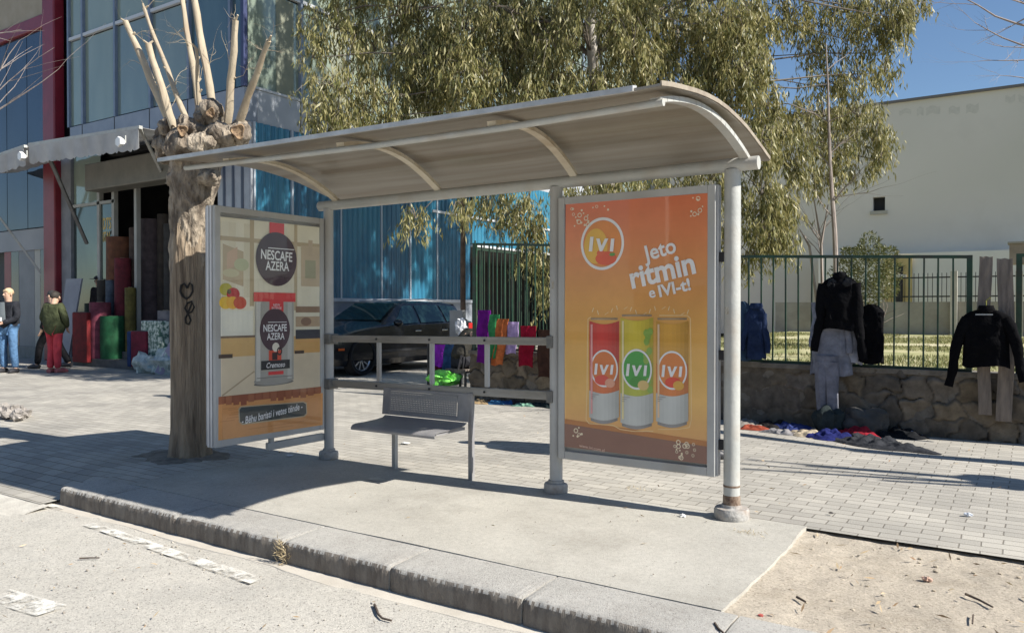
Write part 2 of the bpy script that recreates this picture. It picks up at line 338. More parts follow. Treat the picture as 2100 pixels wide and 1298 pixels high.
def post(x, r, base_r, worn):
    p = MB(); p.tube([(x, 0, .02), (x, 0, .5), (x, 0, 1.2), (x, 0, BZ - .03)], r, 28)
    o = p.build('post', aluw if worn else alu, sh, smooth=True)
    c = MB(); c.lathe((x, 0, .008), [(base_r * .96, 0), (base_r, .01), (base_r, .05), (base_r * .93, .065), (r + .012, .068), (r + .01, .085)], 28)
    c.build('base_collar', mat('collar_paint', (.30, .29, .27), (.44, .425, .40), scale=14, rough=.8, bump=.5, bscale=40, c3=(.22, .15, .10), s3=9), o, smooth=True)
    if worn:
        q = MB(); q.lathe((x, 0, .085), [(r + .0035, 0), (r + .003, .05), (r + .001, .065)], 28); q.build('rust_band', rust, o, smooth=True)
        q = MB(); q.lathe((x, 0, .20), [(r + .0015, 0), (r + .002, .006), (r + .0015, .012)], 28); q.build('rust_ring', rust, o, smooth=True)
    return o
post(0, .049, .105, True); post(A2, .045, .085, False); post(A1, .041, .085, False)
b = MB(); b.tube([(A1 - .10, 0, BZ), (-2, 0, BZ), (.158, 0, BZ)], .041, 24); b.build('rear_beam', aluw, sh, smooth=True, bevel=0)
b = MB(); b.tube([(-3.50, -1.33, 2.28), (-2.6, -1.33, 2.255), (-1.7, -1.33, 2.235), (-.8, -1.33, 2.225), (.10, -1.33, 2.232)], .018, 16); b.build('front_tube', aluw, sh, smooth=True)
prof = [(-1.45, 2.283), (-1.33, 2.306), (-1.18, 2.328), (-1.0, 2.352), (-.84, 2.366), (-.68, 2.373), (-.53, 2.370), (-.36, 2.357), (-.18, 2.336), (-.02, 2.305), (.15, 2.268), (.32, 2.23)]
def roofz(y, x=0):
    for i in range(len(prof) - 1):
        if y <= prof[i + 1][0]: break
    (a, za), (b_, zb) = prof[i], prof[i + 1]; t = (y - a) / (b_ - a)
    return za + (zb - za) * t + TILT(x) * max(0, min(1, (-y + .1) / 1.4))
def rs(u, v):
    x = -3.63 + (3.63 + EX) * u; y = -1.45 + 1.77 * v
    return (x, y, roofz(y, x) + .006 * fbm(x, y, 1.1, 5))
b = MB(); b.sheet(rs, 80, 28, .012, (0, 0, 1)); roof = b.build('roof_sheet', roofm, sh, smooth=True, auto=R(50))
b = MB()
b.sheet(lambda u, v: (-3.635 + 3.64 * u + .0 * v, -1.462 + .045 * v, roofz(-1.45, -3.63 + 3.76 * u) + .010 + .008 * v), 40, 2, .026, (0, 0, 1))
b.build('front_trim', mat('trim_aluminium', (.42, .42, .41), (.55, .55, .54), scale=8, rough=.45, metal=.3), roof, smooth=True)
b = MB()
for i in range(len(prof) - 1):
    (y0, z0), (y1, z1) = prof[i], prof[i + 1]; b.bar((EX + .002, y0, z0 + .002), (EX + .002, y1, z1 + .002), .008, .022)
b.build('side_trim', mat('trim_brown', (.22, .18, .14), (.32, .28, .22), scale=12, rough=.8), roof)
for xb, xt in ((.08, .06), (-1.09, -.86), (-2.27, -1.97), (-3.36, -3.05)):      # arched ribs
    b = MB(); n = 18; pts = []
    for i in range(n + 1):
        t = i / n; y = -1.33 + 1.33 * t; x = xt + (xb - xt) * t
        z = min(roofz(y, x) - .030, (2.235 + TILT(x) + .01) * (1 - t) + (BZ + .03) * t + .115 * math.sin(math.pi * t) ** .9)
        pts.append(Vector((x, y, z)))
    for i in range(n): b.bar(pts[i], pts[i + 1] + (pts[i + 1] - pts[i]) * .08, .052, .026)
    b.build('rib', ribm if xb < 0 else aluw, sh)
# rails with square balusters
for (zl, zr, w_) in ((1.028, 1.055, .056), (.648, .676, .060)):
    b = MB(); b.bar((A1 + .02, .0, zl), (A2 - .03, .0, zr), .03, w_); r_ = b.build('rail', railm, sh, bevel=.004)
    for x, z in ((A1 + .0, zl), (A2 + .0, zr)):
        c = MB(); c.box((x - .055 if x == A1 else x - .05, -.055, z - .045), (x + .06 if x == A1 else x + .0, -.02 + .075, z + .04)); c.build('clamp', mat('dark_clamp', (.12, .12, .115), (.18, .175, .16), scale=20, rough=.7), r_, bevel=.006)
for x in (-2.89, -2.34, -1.82):
    b = MB(); z0 = .662 + (x - A1) * .0125 + .024; z1 = 1.028 + (x - A1) * .012 - .026; b.box((x - .017, -.013, z0), (x + .017, .013, z1)); b.build('baluster', alu, sh, bevel=.003)

for x in (A1 + .03, -2.9, -2.35, -1.83, A2 - .03):
    for z in (1.03 + (x - A1) * .012, .65 + (x - A1) * .0125): b = MB(); b.lathe((x, -.022, z), [(.009, 0), (.009, -.006), (.005, -.010)], 6, 'Y'); b.build('bolt', dark, sh)
for x, z, w5, h5 in ((A2 + .005, 1.42, .035, .05), (0.0, 1.25, .03, .045)):
    b = MB(); r5_ = .0465 if x < -1 else .0505; b.grid(lambda u, v: (x + r5_ * math.sin(-.7 + w5 / r5_ * u), -r5_ * math.cos(-.7 + w5 / r5_ * u), z + h5 * v), 6, 2); b.build('sticker_remnant', mat('old_sticker', (.5, .48, .42), (.3, .27, .22), scale=60, rough=.9), sh)
# --- advert boxes -------------------------------------------------
def txt(body, size, bold=0.0, wdt=None, shear=0):
    "letters as a flat mesh: returns (verts 2D centred, faces)"
    cu = bpy.data.curves.new('t', 'FONT'); cu.body = body; cu.size = size; cu.align_x = 'CENTER'; cu.align_y = 'CENTER'; cu.offset = bold; cu.resolution_u = 3; cu.shear = shear; cu.space_character = 1.12 if body == 'IVI' else 1
    o = bpy.data.objects.new('t', cu); SC.collection.objects.link(o); dg = bpy.context.evaluated_depsgraph_get(); dg.update()
    me = bpy.data.meshes.new_from_object(o.evaluated_get(dg)); vs = [Vector((v.co.x, v.co.y)) for v in me.vertices]; fs = [tuple(p.vertices) for p in me.polygons]
    bpy.data.objects.remove(o); bpy.data.curves.remove(cu); bpy.data.meshes.remove(me)
    if vs:
        x0, x1 = min(v.x for v in vs), max(v.x for v in vs); y0, y1 = min(v.y for v in vs), max(v.y for v in vs); k = (wdt / (x1 - x0)) if wdt else 1
        vs = [Vector(((v.x - (x0 + x1) / 2) * k, (v.y - (y0 + y1) / 2) * (k if wdt else 1))) for v in vs]
    return vs, fs
class Art:
    "flat printed artwork on a plane: ax=1 means the plane Y=v (u->X), ax=0 the plane X=v (u->Y)"
    def __init__(s, ax, v, out): s.ax, s.v, s.out = ax, v, out; s.mb = MB(); s.mats = []; s.lay = 0
    def p(s, x, y): return pl(x, y, s.ax, s.v)
    def mat(s, col):
        nm = 'print_%02x%02x%02x' % tuple(int(255 * min(1, c)) for c in col)
        col = tuple(min(.88, c * 1.22 + .012) for c in col); mm = mat(nm, tuple(min(1, c * .95) for c in col), tuple(min(1, c * 1.05) for c in col), scale=5, rough=.45, spec=.3)
        if mm not in s.mats: s.mats.append(mm)
        return s.mats.index(mm)
    def put(s, pts3, faces, col, lay):
        s.lay += 1; o = s.out * (.0008 * lay + .000017 * (s.lay % 41)); q = []
        for P in pts3:
            P = Vector(P); P[s.ax] = s.v + o; q.append(P)
        s.mb.cur = s.mat(col); s.mb.add(q, faces)
    def poly(s, px, col, lay): s.put([s.p(*q) for q in px], [tuple(range(len(px)))], col, lay)
    def ell(s, cx, cy, rx, ry, col, lay, ring=0, a0=0, a1=360, n=40):
        c = s.p(cx, cy); ax_ = s.p(cx + rx, cy) - c; bx_ = s.p(cx, cy - ry) - c; ax_.z = 0; bx_ = Vector((0, 0, bx_.z)); outer = []; inner = []
        full = a1 - a0 >= 360
        for i in range(n if full else n + 1):
            t = R(a0 + (a1 - a0) * i / n); d = ax_ * math.cos(t) + bx_ * math.sin(t); outer.append(c + d); inner.append(c + d * (1 - ring))
        if not ring: s.put(outer, [tuple(range(len(outer)))], col, lay)
        else:
            k = len(outer); e = k if full else k - 1
            s.put(outer + inner, [(i, (i + 1) % k, k + (i + 1) % k, k + i) for i in range(e)], col, lay)
    def text(s, body, cx, cy, wpx, col, lay, ang=0, bold=0.0, hs=1.0, shear=0):
        c = s.p(cx, cy); W = (s.p(cx + wpx / 2, cy) - s.p(cx - wpx / 2, cy)).length
        vs, fs = txt(body, 1, bold, W, shear); e = (s.p(cx + 5, cy) - c); e.z = 0; e.normalize(); ca, sa = math.cos(R(ang)), math.sin(R(ang))
        s.put([c + e * (v.x * ca - v.y * hs * sa) + Vector((0, 0, v.x * sa + v.y * hs * ca)) for v in vs], fs, col, lay)
def advert(name_label, P0, P1, ax, v, out, z0, z1, th, fw):
    "aluminium light box between P0 and P1 (coordinates along the plane); face at ax=v, out = direction of the printed face"
    def C(t, d, z): return (v - out * d, t, z) if ax == 0 else (t, v - out * d, z)
    fr = MB(); lo, hi = min(P0, P1), max(P0, P1)
    def bx(m_, t0, t1, d0, d1, a, b_):
        p, q = C(t0, d0, a), C(t1, d1, b_); m_.box(tuple(map(min, p, q)), tuple(map(max, p, q)))
    bx(fr, lo + fw, hi - fw, -.0, .03, z0, z0 + fw * 1.1); bx(fr, lo + fw, hi - fw, -.0, .03, z1 - fw, z1)
    bx(fr, lo, lo + fw, -.002, .03, z0, z1); bx(fr, hi - fw, hi, -.002, .03, z0, z1)
    bx(fr, lo + .006, hi - .006, .030, .038, z0 + .006, z1 - .006)
    o = fr.build('advert_box', alu, sh, bevel=.005, label=name_label)
    c = MB(); bx(c, lo + .004, hi - .004, .038, th, z0 + .004, z1 - .004); c.build('box_body', mat('box_side', (.30, .31, .33), (.36, .37, .39), scale=5, rough=.5), o, bevel=.01)
    c = MB()
    for t in (lo, hi):
        s_ = -1 if t == lo else 1
        for d0, d1 in ((.030, .050), (.062, .085)):
            bx(c, t - .004 * (s_ > 0), t + .008 * s_, d0, d1, z0, z1)
    c.build('edge_profile', mat('edge_aluminium', (.50, .50, .50), (.6, .6, .6), scale=5, rough=.35), o, bevel=.002)
    return o
RY = -.062
ro = advert('advert box with orange drink poster', -1.183, -.085, 1, RY, -1, .258, 2.04, .115, .050)
hw = MB()
for z in (.45, 1.0, 1.6):
    hw.box((A2 + .03, -.03, z - .03), (-1.178, .02, z + .03)); hw.box((-.088, -.02, z - .03), (-.045, .02, z + .03))
hw.build('bracket', dark, ro)
a = Art(1, RY + .002, -1)
# background gradient as printed: orange red at the top, amber lower down, brown foot
TLp, TRp, BLp, BRp = (1160, 419), (1455, 396), (1156, 915), (1452, 952)
def rp(u, v): return (TLp[0] * (1 - u) * (1 - v) + TRp[0] * u * (1 - v) + BLp[0] * (1 - u) * v + BRp[0] * u * v, TLp[1] * (1 - u) * (1 - v) + TRp[1] * u * (1 - v) + BLp[1] * (1 - u) * v + BRp[1] * u * v)
def lerp(c, d, t): return tuple(a_ + (b_ - a_) * t for a_, b_ in zip(c, d))
stops = [(0, (.62, .165, .07)), (.14, (.63, .21, .08)), (.30, (.62, .27, .085)), (.5, (.62, .33, .08)), (.66, (.64, .37, .085)), (.78, (.68, .41, .12)), (.92, (.64, .34, .12))]
NB = 46
for i in range(NB):
    v0, v1 = .92 * i / NB, .92 * (i + 1) / NB; vm = (v0 + v1) / 2
    for k in range(len(stops) - 1):
        if stops[k][0] <= vm <= stops[k + 1][0]: col = lerp(stops[k][1], stops[k + 1][1], (vm - stops[k][0]) / (stops[k + 1][0] - stops[k][0]))
    a.poly([rp(0, v0), rp(1, v0), rp(1, v1), rp(0, v1)], col, 0)
a.poly([rp(0, .885), rp(1, .915), rp(1, .94), rp(0, .91)], (.42, .17, .05), 1)
a.poly([rp(0, .905), rp(1, .935), rp(1, 1), rp(0, 1)], (.22, .11, .08), 2)
W_ = (.86, .84, .80)
a.ell(1235, 500, 45, 54, W_, 2, ring=.11, n=56); a.ell(1235, 500, 39, 47, (.66, .24, .05), 1)
a.ell(1222, 505, 24, 36, (.72, .42, .06), 2); a.ell(1243, 530, 22, 14, (.66, .10, .04), 3); a.ell(1256, 522, 6, 3.5, (.12, .30, .06), 4); a.ell(1232, 519, 8, 6, (.66, .12, .05), 3)
a.text('', 0, 0, 1, W_, 5) if False else None
a.text('Jeto', 1353, 517, 68, W_, 5, ang=14, bold=.022, hs=1.05)
a.text('ritmin', 1357, 556, 134, W_, 5, ang=12, bold=.03, hs=1.05)
a.text('e', 1338, 603, 13, W_, 5, ang=12, bold=.02); a.text('IVI-t!', 1383, 590, 66, W_, 5, ang=12, bold=.03, hs=.95)
MARKS = [(1235, 501, 25)]
CAN = [(1209, 1270, 655, 862, (.58, .055, .04), (.62, .16, .05), (.60, .17, .04)), (1273, 1340, 648, 873, (.60, .48, .05), (.42, .45, .06), (.05, .32, .05)), (1346, 1412, 655, 870, (.60, .32, .05), (.62, .20, .05), (.62, .20, .045))]
def line(pts, wd, col, lay):
    for i in range(len(pts) - 1):
        (x0, y0), (x1, y1) = pts[i], pts[i + 1]; L_ = math.hypot(x1 - x0, y1 - y0) or 1; nx_, ny_ = -(y1 - y0) / L_ * wd / 2, (x1 - x0) / L_ * wd / 2
        a.poly([(x0 + nx_, y0 + ny_), (x1 + nx_, y1 + ny_), (x1 - nx_, y1 - ny_), (x0 - nx_, y0 - ny_)], col, lay)
line([(1212, 650), (1206, 654), (1205, 700), (1204, 800), (1202, 860), (1208, 868), (1258, 872), (1272, 880), (1300, 884), (1340, 884)], 1.6, (.74, .52, .26), 1)
line([(1352, 647), (1410, 647), (1416, 653), (1417, 740), (1418, 860), (1414, 876), (1390, 880), (1350, 880)], 1.6, (.74, .52, .26), 1)
for k, (x0, x1, y0, y1, c0, c1, c2) in enumerate(CAN):
    cx = (x0 + x1) / 2; rx = (x1 - x0) / 2; hh = y1 - y0; yb = y0 + hh * .70
    def canpoly(ya, yb_, col, lay, inset=0, curve=7):
        top = [(x0 + inset + (x1 - x0 - 2 * inset) * t / 8, ya + curve * math.sin(math.pi * t / 8)) for t in range(9)]
        bot = [(x1 - inset - (x1 - x0 - 2 * inset) * t / 8, yb_ + curve * math.sin(math.pi * t / 8)) for t in range(9)]
        for t in range(8):
            k_ = 1.0 - .42 * abs((t + .5) / 8 - .42) ** 1.5 * 2; a.poly([top[t], top[t + 1], bot[7 - t], bot[8 - t]], tuple(q * k_ for q in col), lay)
    canpoly(y0 + 3, yb + 30, c0, 3); canpoly(y0 + hh * .42, yb, c1, 4); canpoly(yb, y1 - 7, (.50, .52, .50), 5); canpoly(y1 - 8, y1, (.26, .26, .26), 4, 3)
    canpoly(y0 - 3, y0 + 1, (.35, .26, .16), 4, 3, 0)
    a.ell(cx, y0 + hh * .485, rx * .93, hh * .185, (.80, .78, .72), 6, ring=.10, n=40); a.ell(cx, y0 + hh * .485, rx * .84, hh * .165, c2, 5, n=36)
    MARKS.append((cx, y0 + hh * .49, rx * .62))
    a.ell(cx + (2 if k else -4), y0 + hh * .60, rx * .5, hh * .05, ((.60, .07, .05), (.05, .26, .04), (.62, .06, .03))[k], 7); a.ell(cx + rx * .4, y0 + hh * .63, rx * .34, hh * .045, ((.62, .30, .2), (.58, .42, .16), (.62, .34, .05))[k], 8)
    if k == 1:
        for q in range(9): a.ell(cx + rx * (.55 + .4 * rnd.random()), y0 + hh * (.1 + .6 * rnd.random()), 6, 8, (.22, .36, .06), 6 if q % 2 else 5, n=10)
    for q in range(3): a.poly([(x0 + 4, yb + 8 + q * 4), (x0 + (20, 13, 9)[q], yb + 8.5 + q * 4), (x0 + (20, 13, 9)[q], yb + 9.7 + q * 4), (x0 + 4, yb + 9.2 + q * 4)], (.25, .22, .22), 8)
    a.poly([(x0 + 3, y0 + 10), (x0 + 7, y0 + 10), (x0 + 7, y1 - 14), (x0 + 3, y1 - 14)], lerp(c0, (.8, .8, .8), .35), 6)
def ivi(cx, cy, w2, col, lay, slant=.12, h_=1.2):
    "the drink's three-letter mark: straight, open v, straight, with clear gaps"
    H_ = w2 * h_ * .5
    for pg_ in ([(-1, .5), (-.72, .5), (-.72, -.5), (-1, -.5)], [(-.50, .38), (-.22, .38), (.0, -.12), (.0, -.5), (-.10, -.5)], [(.22, .38), (.50, .38), (.10, -.5), (.0, -.5), (.0, -.12)], [(.72, .38), (1, .38), (1, -.5), (.72, -.5)]):
        a.poly([(cx + (x + slant * y) * w2, cy - y * 2 * H_) for x, y in pg_], col, lay)
def bubbles(cx, cy, sx, sy, n, sd):
    r2 = random.Random(sd)
    for q in range(n):
        rr = r2.choice((1.6, 2.2, 3, 4.6)); a.ell(cx + r2.uniform(-sx, sx), cy + r2.uniform(-sy, sy), rr, rr * 1.1, (.80, .62, .45), 3, ring=.35 if rr > 2.5 else 0, n=14)
for cx, cy, w2 in MARKS: ivi(cx, cy, w2, W_, 9)
bubbles(1190, 446, 18, 18, 16, 1); bubbles(1236, 428, 24, 7, 4, 2); bubbles(1428, 425, 16, 20, 9, 3); bubbles(1408, 922, 24, 18, 17, 4); bubbles(1180, 880, 16, 18, 7, 5); bubbles(1226, 690, 10, 18, 7, 6)
for q in range(16):
    x = 1214 + q * 13; t = R(70 + 40 * math.sin(q * 2.1)); y = 640 + 6 * math.sin(q); a.poly([(x, y), (x + 1.2, y), (x + 1.2 + 9 * math.cos(t), y - 9 * math.sin(t)), (x + 9 * math.cos(t), y - 9 * math.sin(t))], (.80, .66, .42), 2)
a.text('www.ivi.com.al', 1214, 918, 52, (.62, .42, .34), 4, ang=-5, bold=.01)
pob = a.mb.build('poster', a.mats, ro)
g = MB(); p0, p1 = a.p(*BLp), a.p(*TRp); g.box((-1.134, RY - .012, .31), (-.134, RY - .009, 1.99)); g.build('cover_glass', glass_mat('cover_glass', (.97, .97, .97), rough=.02, ior=1.45), ro)

LX = A1
lo_ = advert('advert box with coffee poster', -1.120, -.052, 0, LX, 1, .262, 2.04, .120, .050)
a = Art(0, LX - .002, 1)
L0, L1, L2, L3 = (448, 444), (662, 467), (447, 903), (661, 871)
def lp(u, v): return (L0[0] * (1 - u) * (1 - v) + L1[0] * u * (1 - v) + L2[0] * (1 - u) * v + L3[0] * u * v, L0[1] * (1 - u) * (1 - v) + L1[1] * u * (1 - v) + L2[1] * (1 - u) * v + L3[1] * u * v)
def LR(u0, u1, v0, v1, col, lay, dv=0): a.poly([lp(u0, v0), lp(u1, v0 + dv), lp(u1, v1 + dv), lp(u0, v1)], col, lay)
def LE(u, v, ru, rv, col, lay, **k): x, y = lp(u, v); a.ell(x, y, ru * 214, rv * 430, col, lay, **k)
cr = (.66, .62, .48)
LR(0, 1, 0, 1, cr, 0)
for i, c in enumerate(((.60, .55, .42), (.56, .50, .36), (.66, .62, .50), (.52, .46, .32))): LR(.02 + .075 * i, .09 + .075 * i, .02, .36, lerp(c, cr, .5), 1)
LR(0, 1, .085, .105, (.42, .34, .22), 2); LR(.30, .34, 0, .40, (.42, .33, .2), 2); LR(.725, .755, 0, .42, (.46, .38, .25), 2)
LR(.04, .24, .12, .28, (.45, .36, .24), 2, .03); LR(.08, .18, .16, .24, (.52, .37, .26), 3, -.03); LE(.22, .21, .07, .03, (.44, .45, .28), 3); LE(.12, .25, .08, .02, (.50, .46, .30), 3)
LR(.79, .97, .10, .30, (.48, .39, .27), 2); LR(.83, .93, .17, .26, (.33, .32, .21), 3); LR(.86, .90, .07, .15, (.46, .37, .26), 3)
LR(.0, .33, .42, .535, (.64, .63, .54), 3); LR(.0, .35, .535, .545, (.18, .13, .09), 4)
LR(.74, 1, .40, .43, (.26, .17, .11), 3); LR(.74, 1, .45, .50, (.42, .31, .20), 3); LE(.84, .475, .05, .02, (.24, .15, .10), 4); LR(.74, 1, .515, .56, (.05, .05, .06), 4)
for (u, v, c) in ((.07, .325, (.40, .36, .05)), (.14, .345, (.42, .03, .04)), (.068, .385, (.66, .42, .04)), (.135, .385, (.68, .36, .04)), (.205, .385, (.48, .06, .03)), (.10, .335, (.10, .08, .04))): LE(u, v, .062 if c[0] > .2 else .02, .030 if c[0] > .2 else .012, c, 5, n=24)
LR(0, 1, .545, .63, (.55, .36, .15), 2); LR(.74, 1, .56, .65, (.56, .33, .12), 3)
LR(0, 1, .63, .81, (.58, .49, .35), 3); LR(0, .135, .617, .635, (.07, .05, .04), 5); LR(.73, .82, .617, .632, (.07, .05, .04), 5)
a.poly([lp(.03, .80), lp(.34, .70), lp(.35, .705), lp(.04, .805)], (.38, .30, .20), 4)
LR(0, 1, .805, .845, (.24, .075, .035), 4); LR(0, 1, .838, 1, (.56, .26, .09), 5)
for q in range(26): u = rnd.random(); LR(u, min(1, u + .05 + .2 * rnd.random()), .86 + .13 * rnd.random(), .862 + .13 * 0, (.5, .22, .07), 5) if False else None
for q in range(14): u = q / 14; LR(u, u + .055, .805, .835 + .02 * rnd.random(), lerp((.22, .06, .03), (.34, .13, .06), rnd.random()), 6)
for q in range(22): u = rnd.random() * .8; v = .86 + .12 * rnd.random(); LR(u, u + .12 + .1 * rnd.random(), v, v + .004, (.48, .21, .07), 6)
red = (.60, .06, .06); dk = (.075, .045, .055)
LR(.485, .625, .002, .10, red, 7); LE(.555, .175, .19, .128, dk, 8, n=60)
a.text('NESCAFE', *lp(.555, .158), 64, W_, 10, ang=-2, bold=.02, hs=1.35); LR(.47, .72, .122, .126, W_, 10); a.text('AZERA', *lp(.56, .208), 48, W_, 10, bold=.015, hs=1.35)
LR(.335, .735, .335, .378, red, 7, .0); LR(.35, .72, .375, .755, (.36, .35, .31), 6); LE(.535, .752, .186, .022, (.30, .29, .26), 6)
LR(.36, .40, .38, .75, (.52, .51, .46), 7); LR(.66, .70, .38, .75, (.46, .45, .41), 7); LE(.535, .765, .186, .012, (.16, .15, .14), 5); LR(.365, .71, .735, .739, (.2, .19, .18), 8)
LR(.485, .62, .378, .43, red, 8); a.text('NEW', *lp(.553, .394), 14, W_, 11, hs=1.0); a.text('INTENSE', *lp(.553, .408), 20, W_, 11, hs=1.0)
LE(.54, .513, .142, .102, dk, 9, n=50); a.text('NESCAFE', *lp(.54, .503), 48, W_, 11, bold=.02, hs=1.35); LR(.47, .65, .474, .477, W_, 11); a.text('AZERA', *lp(.545, .543), 36, W_, 11, bold=.015, hs=1.35)
LR(.48, .60, .61, .665, (.58, .09, .05), 10); LE(.545, .595, .034, .022, (.66, .62, .52), 12, n=20); LR(.51, .56, .62, .655, (.05, .03, .03), 12); LE(.58, .615, .026, .02, (.05, .03, .03), 12, ring=.4, n=20)
LR(.405, .68, .657, .70, (.035, .035, .037), 11); a.text('Cremoso', *lp(.545, .679), 38, W_, 13, bold=.01, shear=.3, hs=1.2); LR(.475, .62, .71, .726, red, 11)
# slate sign
a.poly([(488, 838), (492, 833), (622, 823), (628, 826), (629, 848), (624, 854), (496, 871), (489, 866)], (.40, .33, .22), 7)
a.poly([(490, 840), (494, 835), (621, 825), (626, 828), (627, 847), (622, 852), (497, 868), (491, 864)], (.045, .055, .055), 8)
a.text('- Bëhu baristi i vetes tënde -', 559, 847, 124, W_, 10, ang=5, bold=.012, shear=.25, hs=1.5)
a.mb.build('poster', a.mats, lo_)
g = MB(); g.box((LX + .010, -1.07, .315), (LX + .013, -.102, 1.99)); g.build('cover_glass', MATS['cover_glass'], lo_)
b = MB(); b.box((LX - .06, -.62, .165), (LX - .02, -.03, .225)); b.box((LX - .055, -.60, .225), (LX - .025, -.56, .262)); b.build('foot_bar', alu, lo_, bevel=.004)

# ================================================================ BENCH
be = thing('metal_bench', 'small grey perforated metal seat on two thin legs under the shelter', 'bench', (-2.4, -.1, 0))
bm_ = mat('bench_grey', (.22, .215, .22), (.29, .285, .285), scale=6, rough=.45, c3=(.30, .28, .25), s3=3)
def sperf():
    mm = bpy.data.materials.new('perforated_steel'); mm.use_nodes = True; N = mm.node_tree.nodes; L = mm.node_tree.links; b = N['Principled BSDF']; b.inputs['Base Color'].default_value = (.27, .265, .26, 1); b.inputs['Roughness'].default_value = .5
    co = N.new('ShaderNodeTexCoord'); v = N.new('ShaderNodeTexVoronoi'); v.inputs['Scale'].default_value = 62; v.inputs['Randomness'].default_value = 0; L.new(co.outputs['Object'], v.inputs[0])
    mp = N.new('ShaderNodeMapping'); mp.inputs['Scale'].default_value = (1, 0, 1); L.new(co.outputs['Object'], mp.inputs[0]); L.new(mp.outputs[0], v.inputs[0])
    gt = N.new('ShaderNodeMath'); gt.operation = 'LESS_THAN'; gt.inputs[1].default_value = .17; L.new(v.outputs[0], gt.inputs[0])
    t = N.new('ShaderNodeBsdfTransparent'); ms = N.new('ShaderNodeMixShader'); L.new(gt.outputs[0], ms.inputs[0]); L.new(b.outputs[0], ms.inputs[1]); L.new(t.outputs[0], ms.inputs[2]); L.new(ms.outputs[0], N['Material Output'].inputs[0]); return mm
pf = sperf()
sp = [(.02, .648), (.012, .56), (.0, .47), (-.012, .438), (-.04, .422), (-.12, .414), (-.25, .410), (-.34, .410), (-.375, .404), (-.39, .388), (-.388, .372)]
def bench_strip(x0, x1, m_, k0=0, k1=None):
    pts = sp[k0:k1]
    m_.sheet(lambda u, v: (x0 + (x1 - x0) * u, pts[round(v * (len(pts) - 1))][0] - .045, pts[round(v * (len(pts) - 1))][1]), 6, len(pts) - 1, .004, (0, .6, .8))
m = MB(); bench_strip(-2.775, -1.965, m, 3, None); seat_ = m.build('seat', bm_, be, smooth=True)
m = MB()
y_ = lambda z: (.02 + (z - .648) * .09) - .045
def bp_(x0, x1, z0, z1): m.sheet(lambda u, v: (x0 + (x1 - x0) * u, y_(z0 + (z1 - z0) * v), z0 + (z1 - z0) * v), 2, 2, .005, (0, -1, 0))
bp_(-2.82, -2.74, .44, .65); bp_(-2.07, -1.955, .44, .65); bp_(-2.74, -2.07, .628, .65); bp_(-2.74, -2.07, .44, .475)
bk = m.build('backrest', bm_, be, bevel=.002)
m = MB(); m.sheet(lambda u, v: (-2.74 + .67 * u, y_(.475 + .153 * v) - .006, .475 + .153 * v), 2, 2, .003, (0, -1, 0)); m.build('perforated_panel', pf, bk)
for x, r0 in ((-2.71, .42), (-1.955, .655)):
    m = MB(); m.box((x - .018, -.032, .0), (x + .018, .004, r0)); m.build('leg', alu if x < -2 else bm_, be, bevel=.003)
m = MB(); m.box((-2.75, -.40, .385), (-2.71, -.06, .405)); m.box((-2.02, -.40, .385), (-1.98, -.06, .405)); m.build('seat_bracket', bm_, be)

# ================================================================ GLASS OFFICE BUILDING
BX, BY = -11.2, 5.2
bd = thing('office_building', 'glass fronted building with red column, grey cladding band and blue corrugated lower wall', 'building', (BX, BY, 0))
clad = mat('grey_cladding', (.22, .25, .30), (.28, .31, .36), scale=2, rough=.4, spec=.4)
cladsilver = mat('silver_cladding', (.30, .32, .35), (.38, .40, .43), scale=3, rough=.35, spec=.5)  # paler silver tone of the corner pillar
alum = mat('white_mullion', (.5, .52, .54), rough=.4)
mull = mat('blue_grey_mullion', (.13, .17, .24), (.17, .21, .28), scale=5, rough=.4)
def pane_mat(nm, c1, c2, rough=.06, metal=.55):
    return mat(nm, c1, c2, scale=.7, rough=rough, metal=metal, spec=.9, stretch=(1, 1, .35), detail=3, bump=.02, bscale=1.5, dist=.05)
pg = [pane_mat('green_glass', (.20, .25, .21), (.28, .33, .27), metal=.12), pane_mat('teal_glass', (.16, .21, .20), (.23, .28, .25), metal=.15), pane_mat('blue_glass', (.07, .12, .14), (.11, .17, .18), metal=.3), pane_mat('pale_glass', (.23, .28, .23), (.30, .35, .28), metal=.15)]
pdark = pane_mat('dark_blue_glass', (.012, .022, .04), (.022, .04, .07), metal=.35)
redm = mat('red_paint', (.17, .013, .024), (.22, .018, .032), scale=3, rough=.4)
Z0, Z1, ZT = 4.93, 5.58, 7.62          # cladding band, transom
# upper band
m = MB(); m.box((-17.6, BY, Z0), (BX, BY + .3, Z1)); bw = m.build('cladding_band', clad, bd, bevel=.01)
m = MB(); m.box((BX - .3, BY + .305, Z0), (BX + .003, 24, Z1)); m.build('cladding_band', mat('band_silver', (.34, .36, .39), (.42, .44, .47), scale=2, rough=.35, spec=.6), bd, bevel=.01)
m = MB()
for i in range(14):
    x = BX - .45 - 1.35 * i
    if x > -17.4: m.box((x - .012, BY - .004, Z0 + .01), (x + .012, BY + .01, Z1 - .01))
for y in (6.6, 8.0, 9.4, 10.8, 12.2): m.box((BX - .01, y, Z0 + .01), (BX + .008, y + .02, Z1 - .01))
m.build('panel_joint', dark, bw)
# core behind the glass
m = MB(); m.box((-21.5, BY + .35, Z0), (BX - .35, 24, 16)); m.build('wall', mat('core_dark', (.05, .06, .06), (.09, .10, .10), scale=.4, rough=.8), bd)
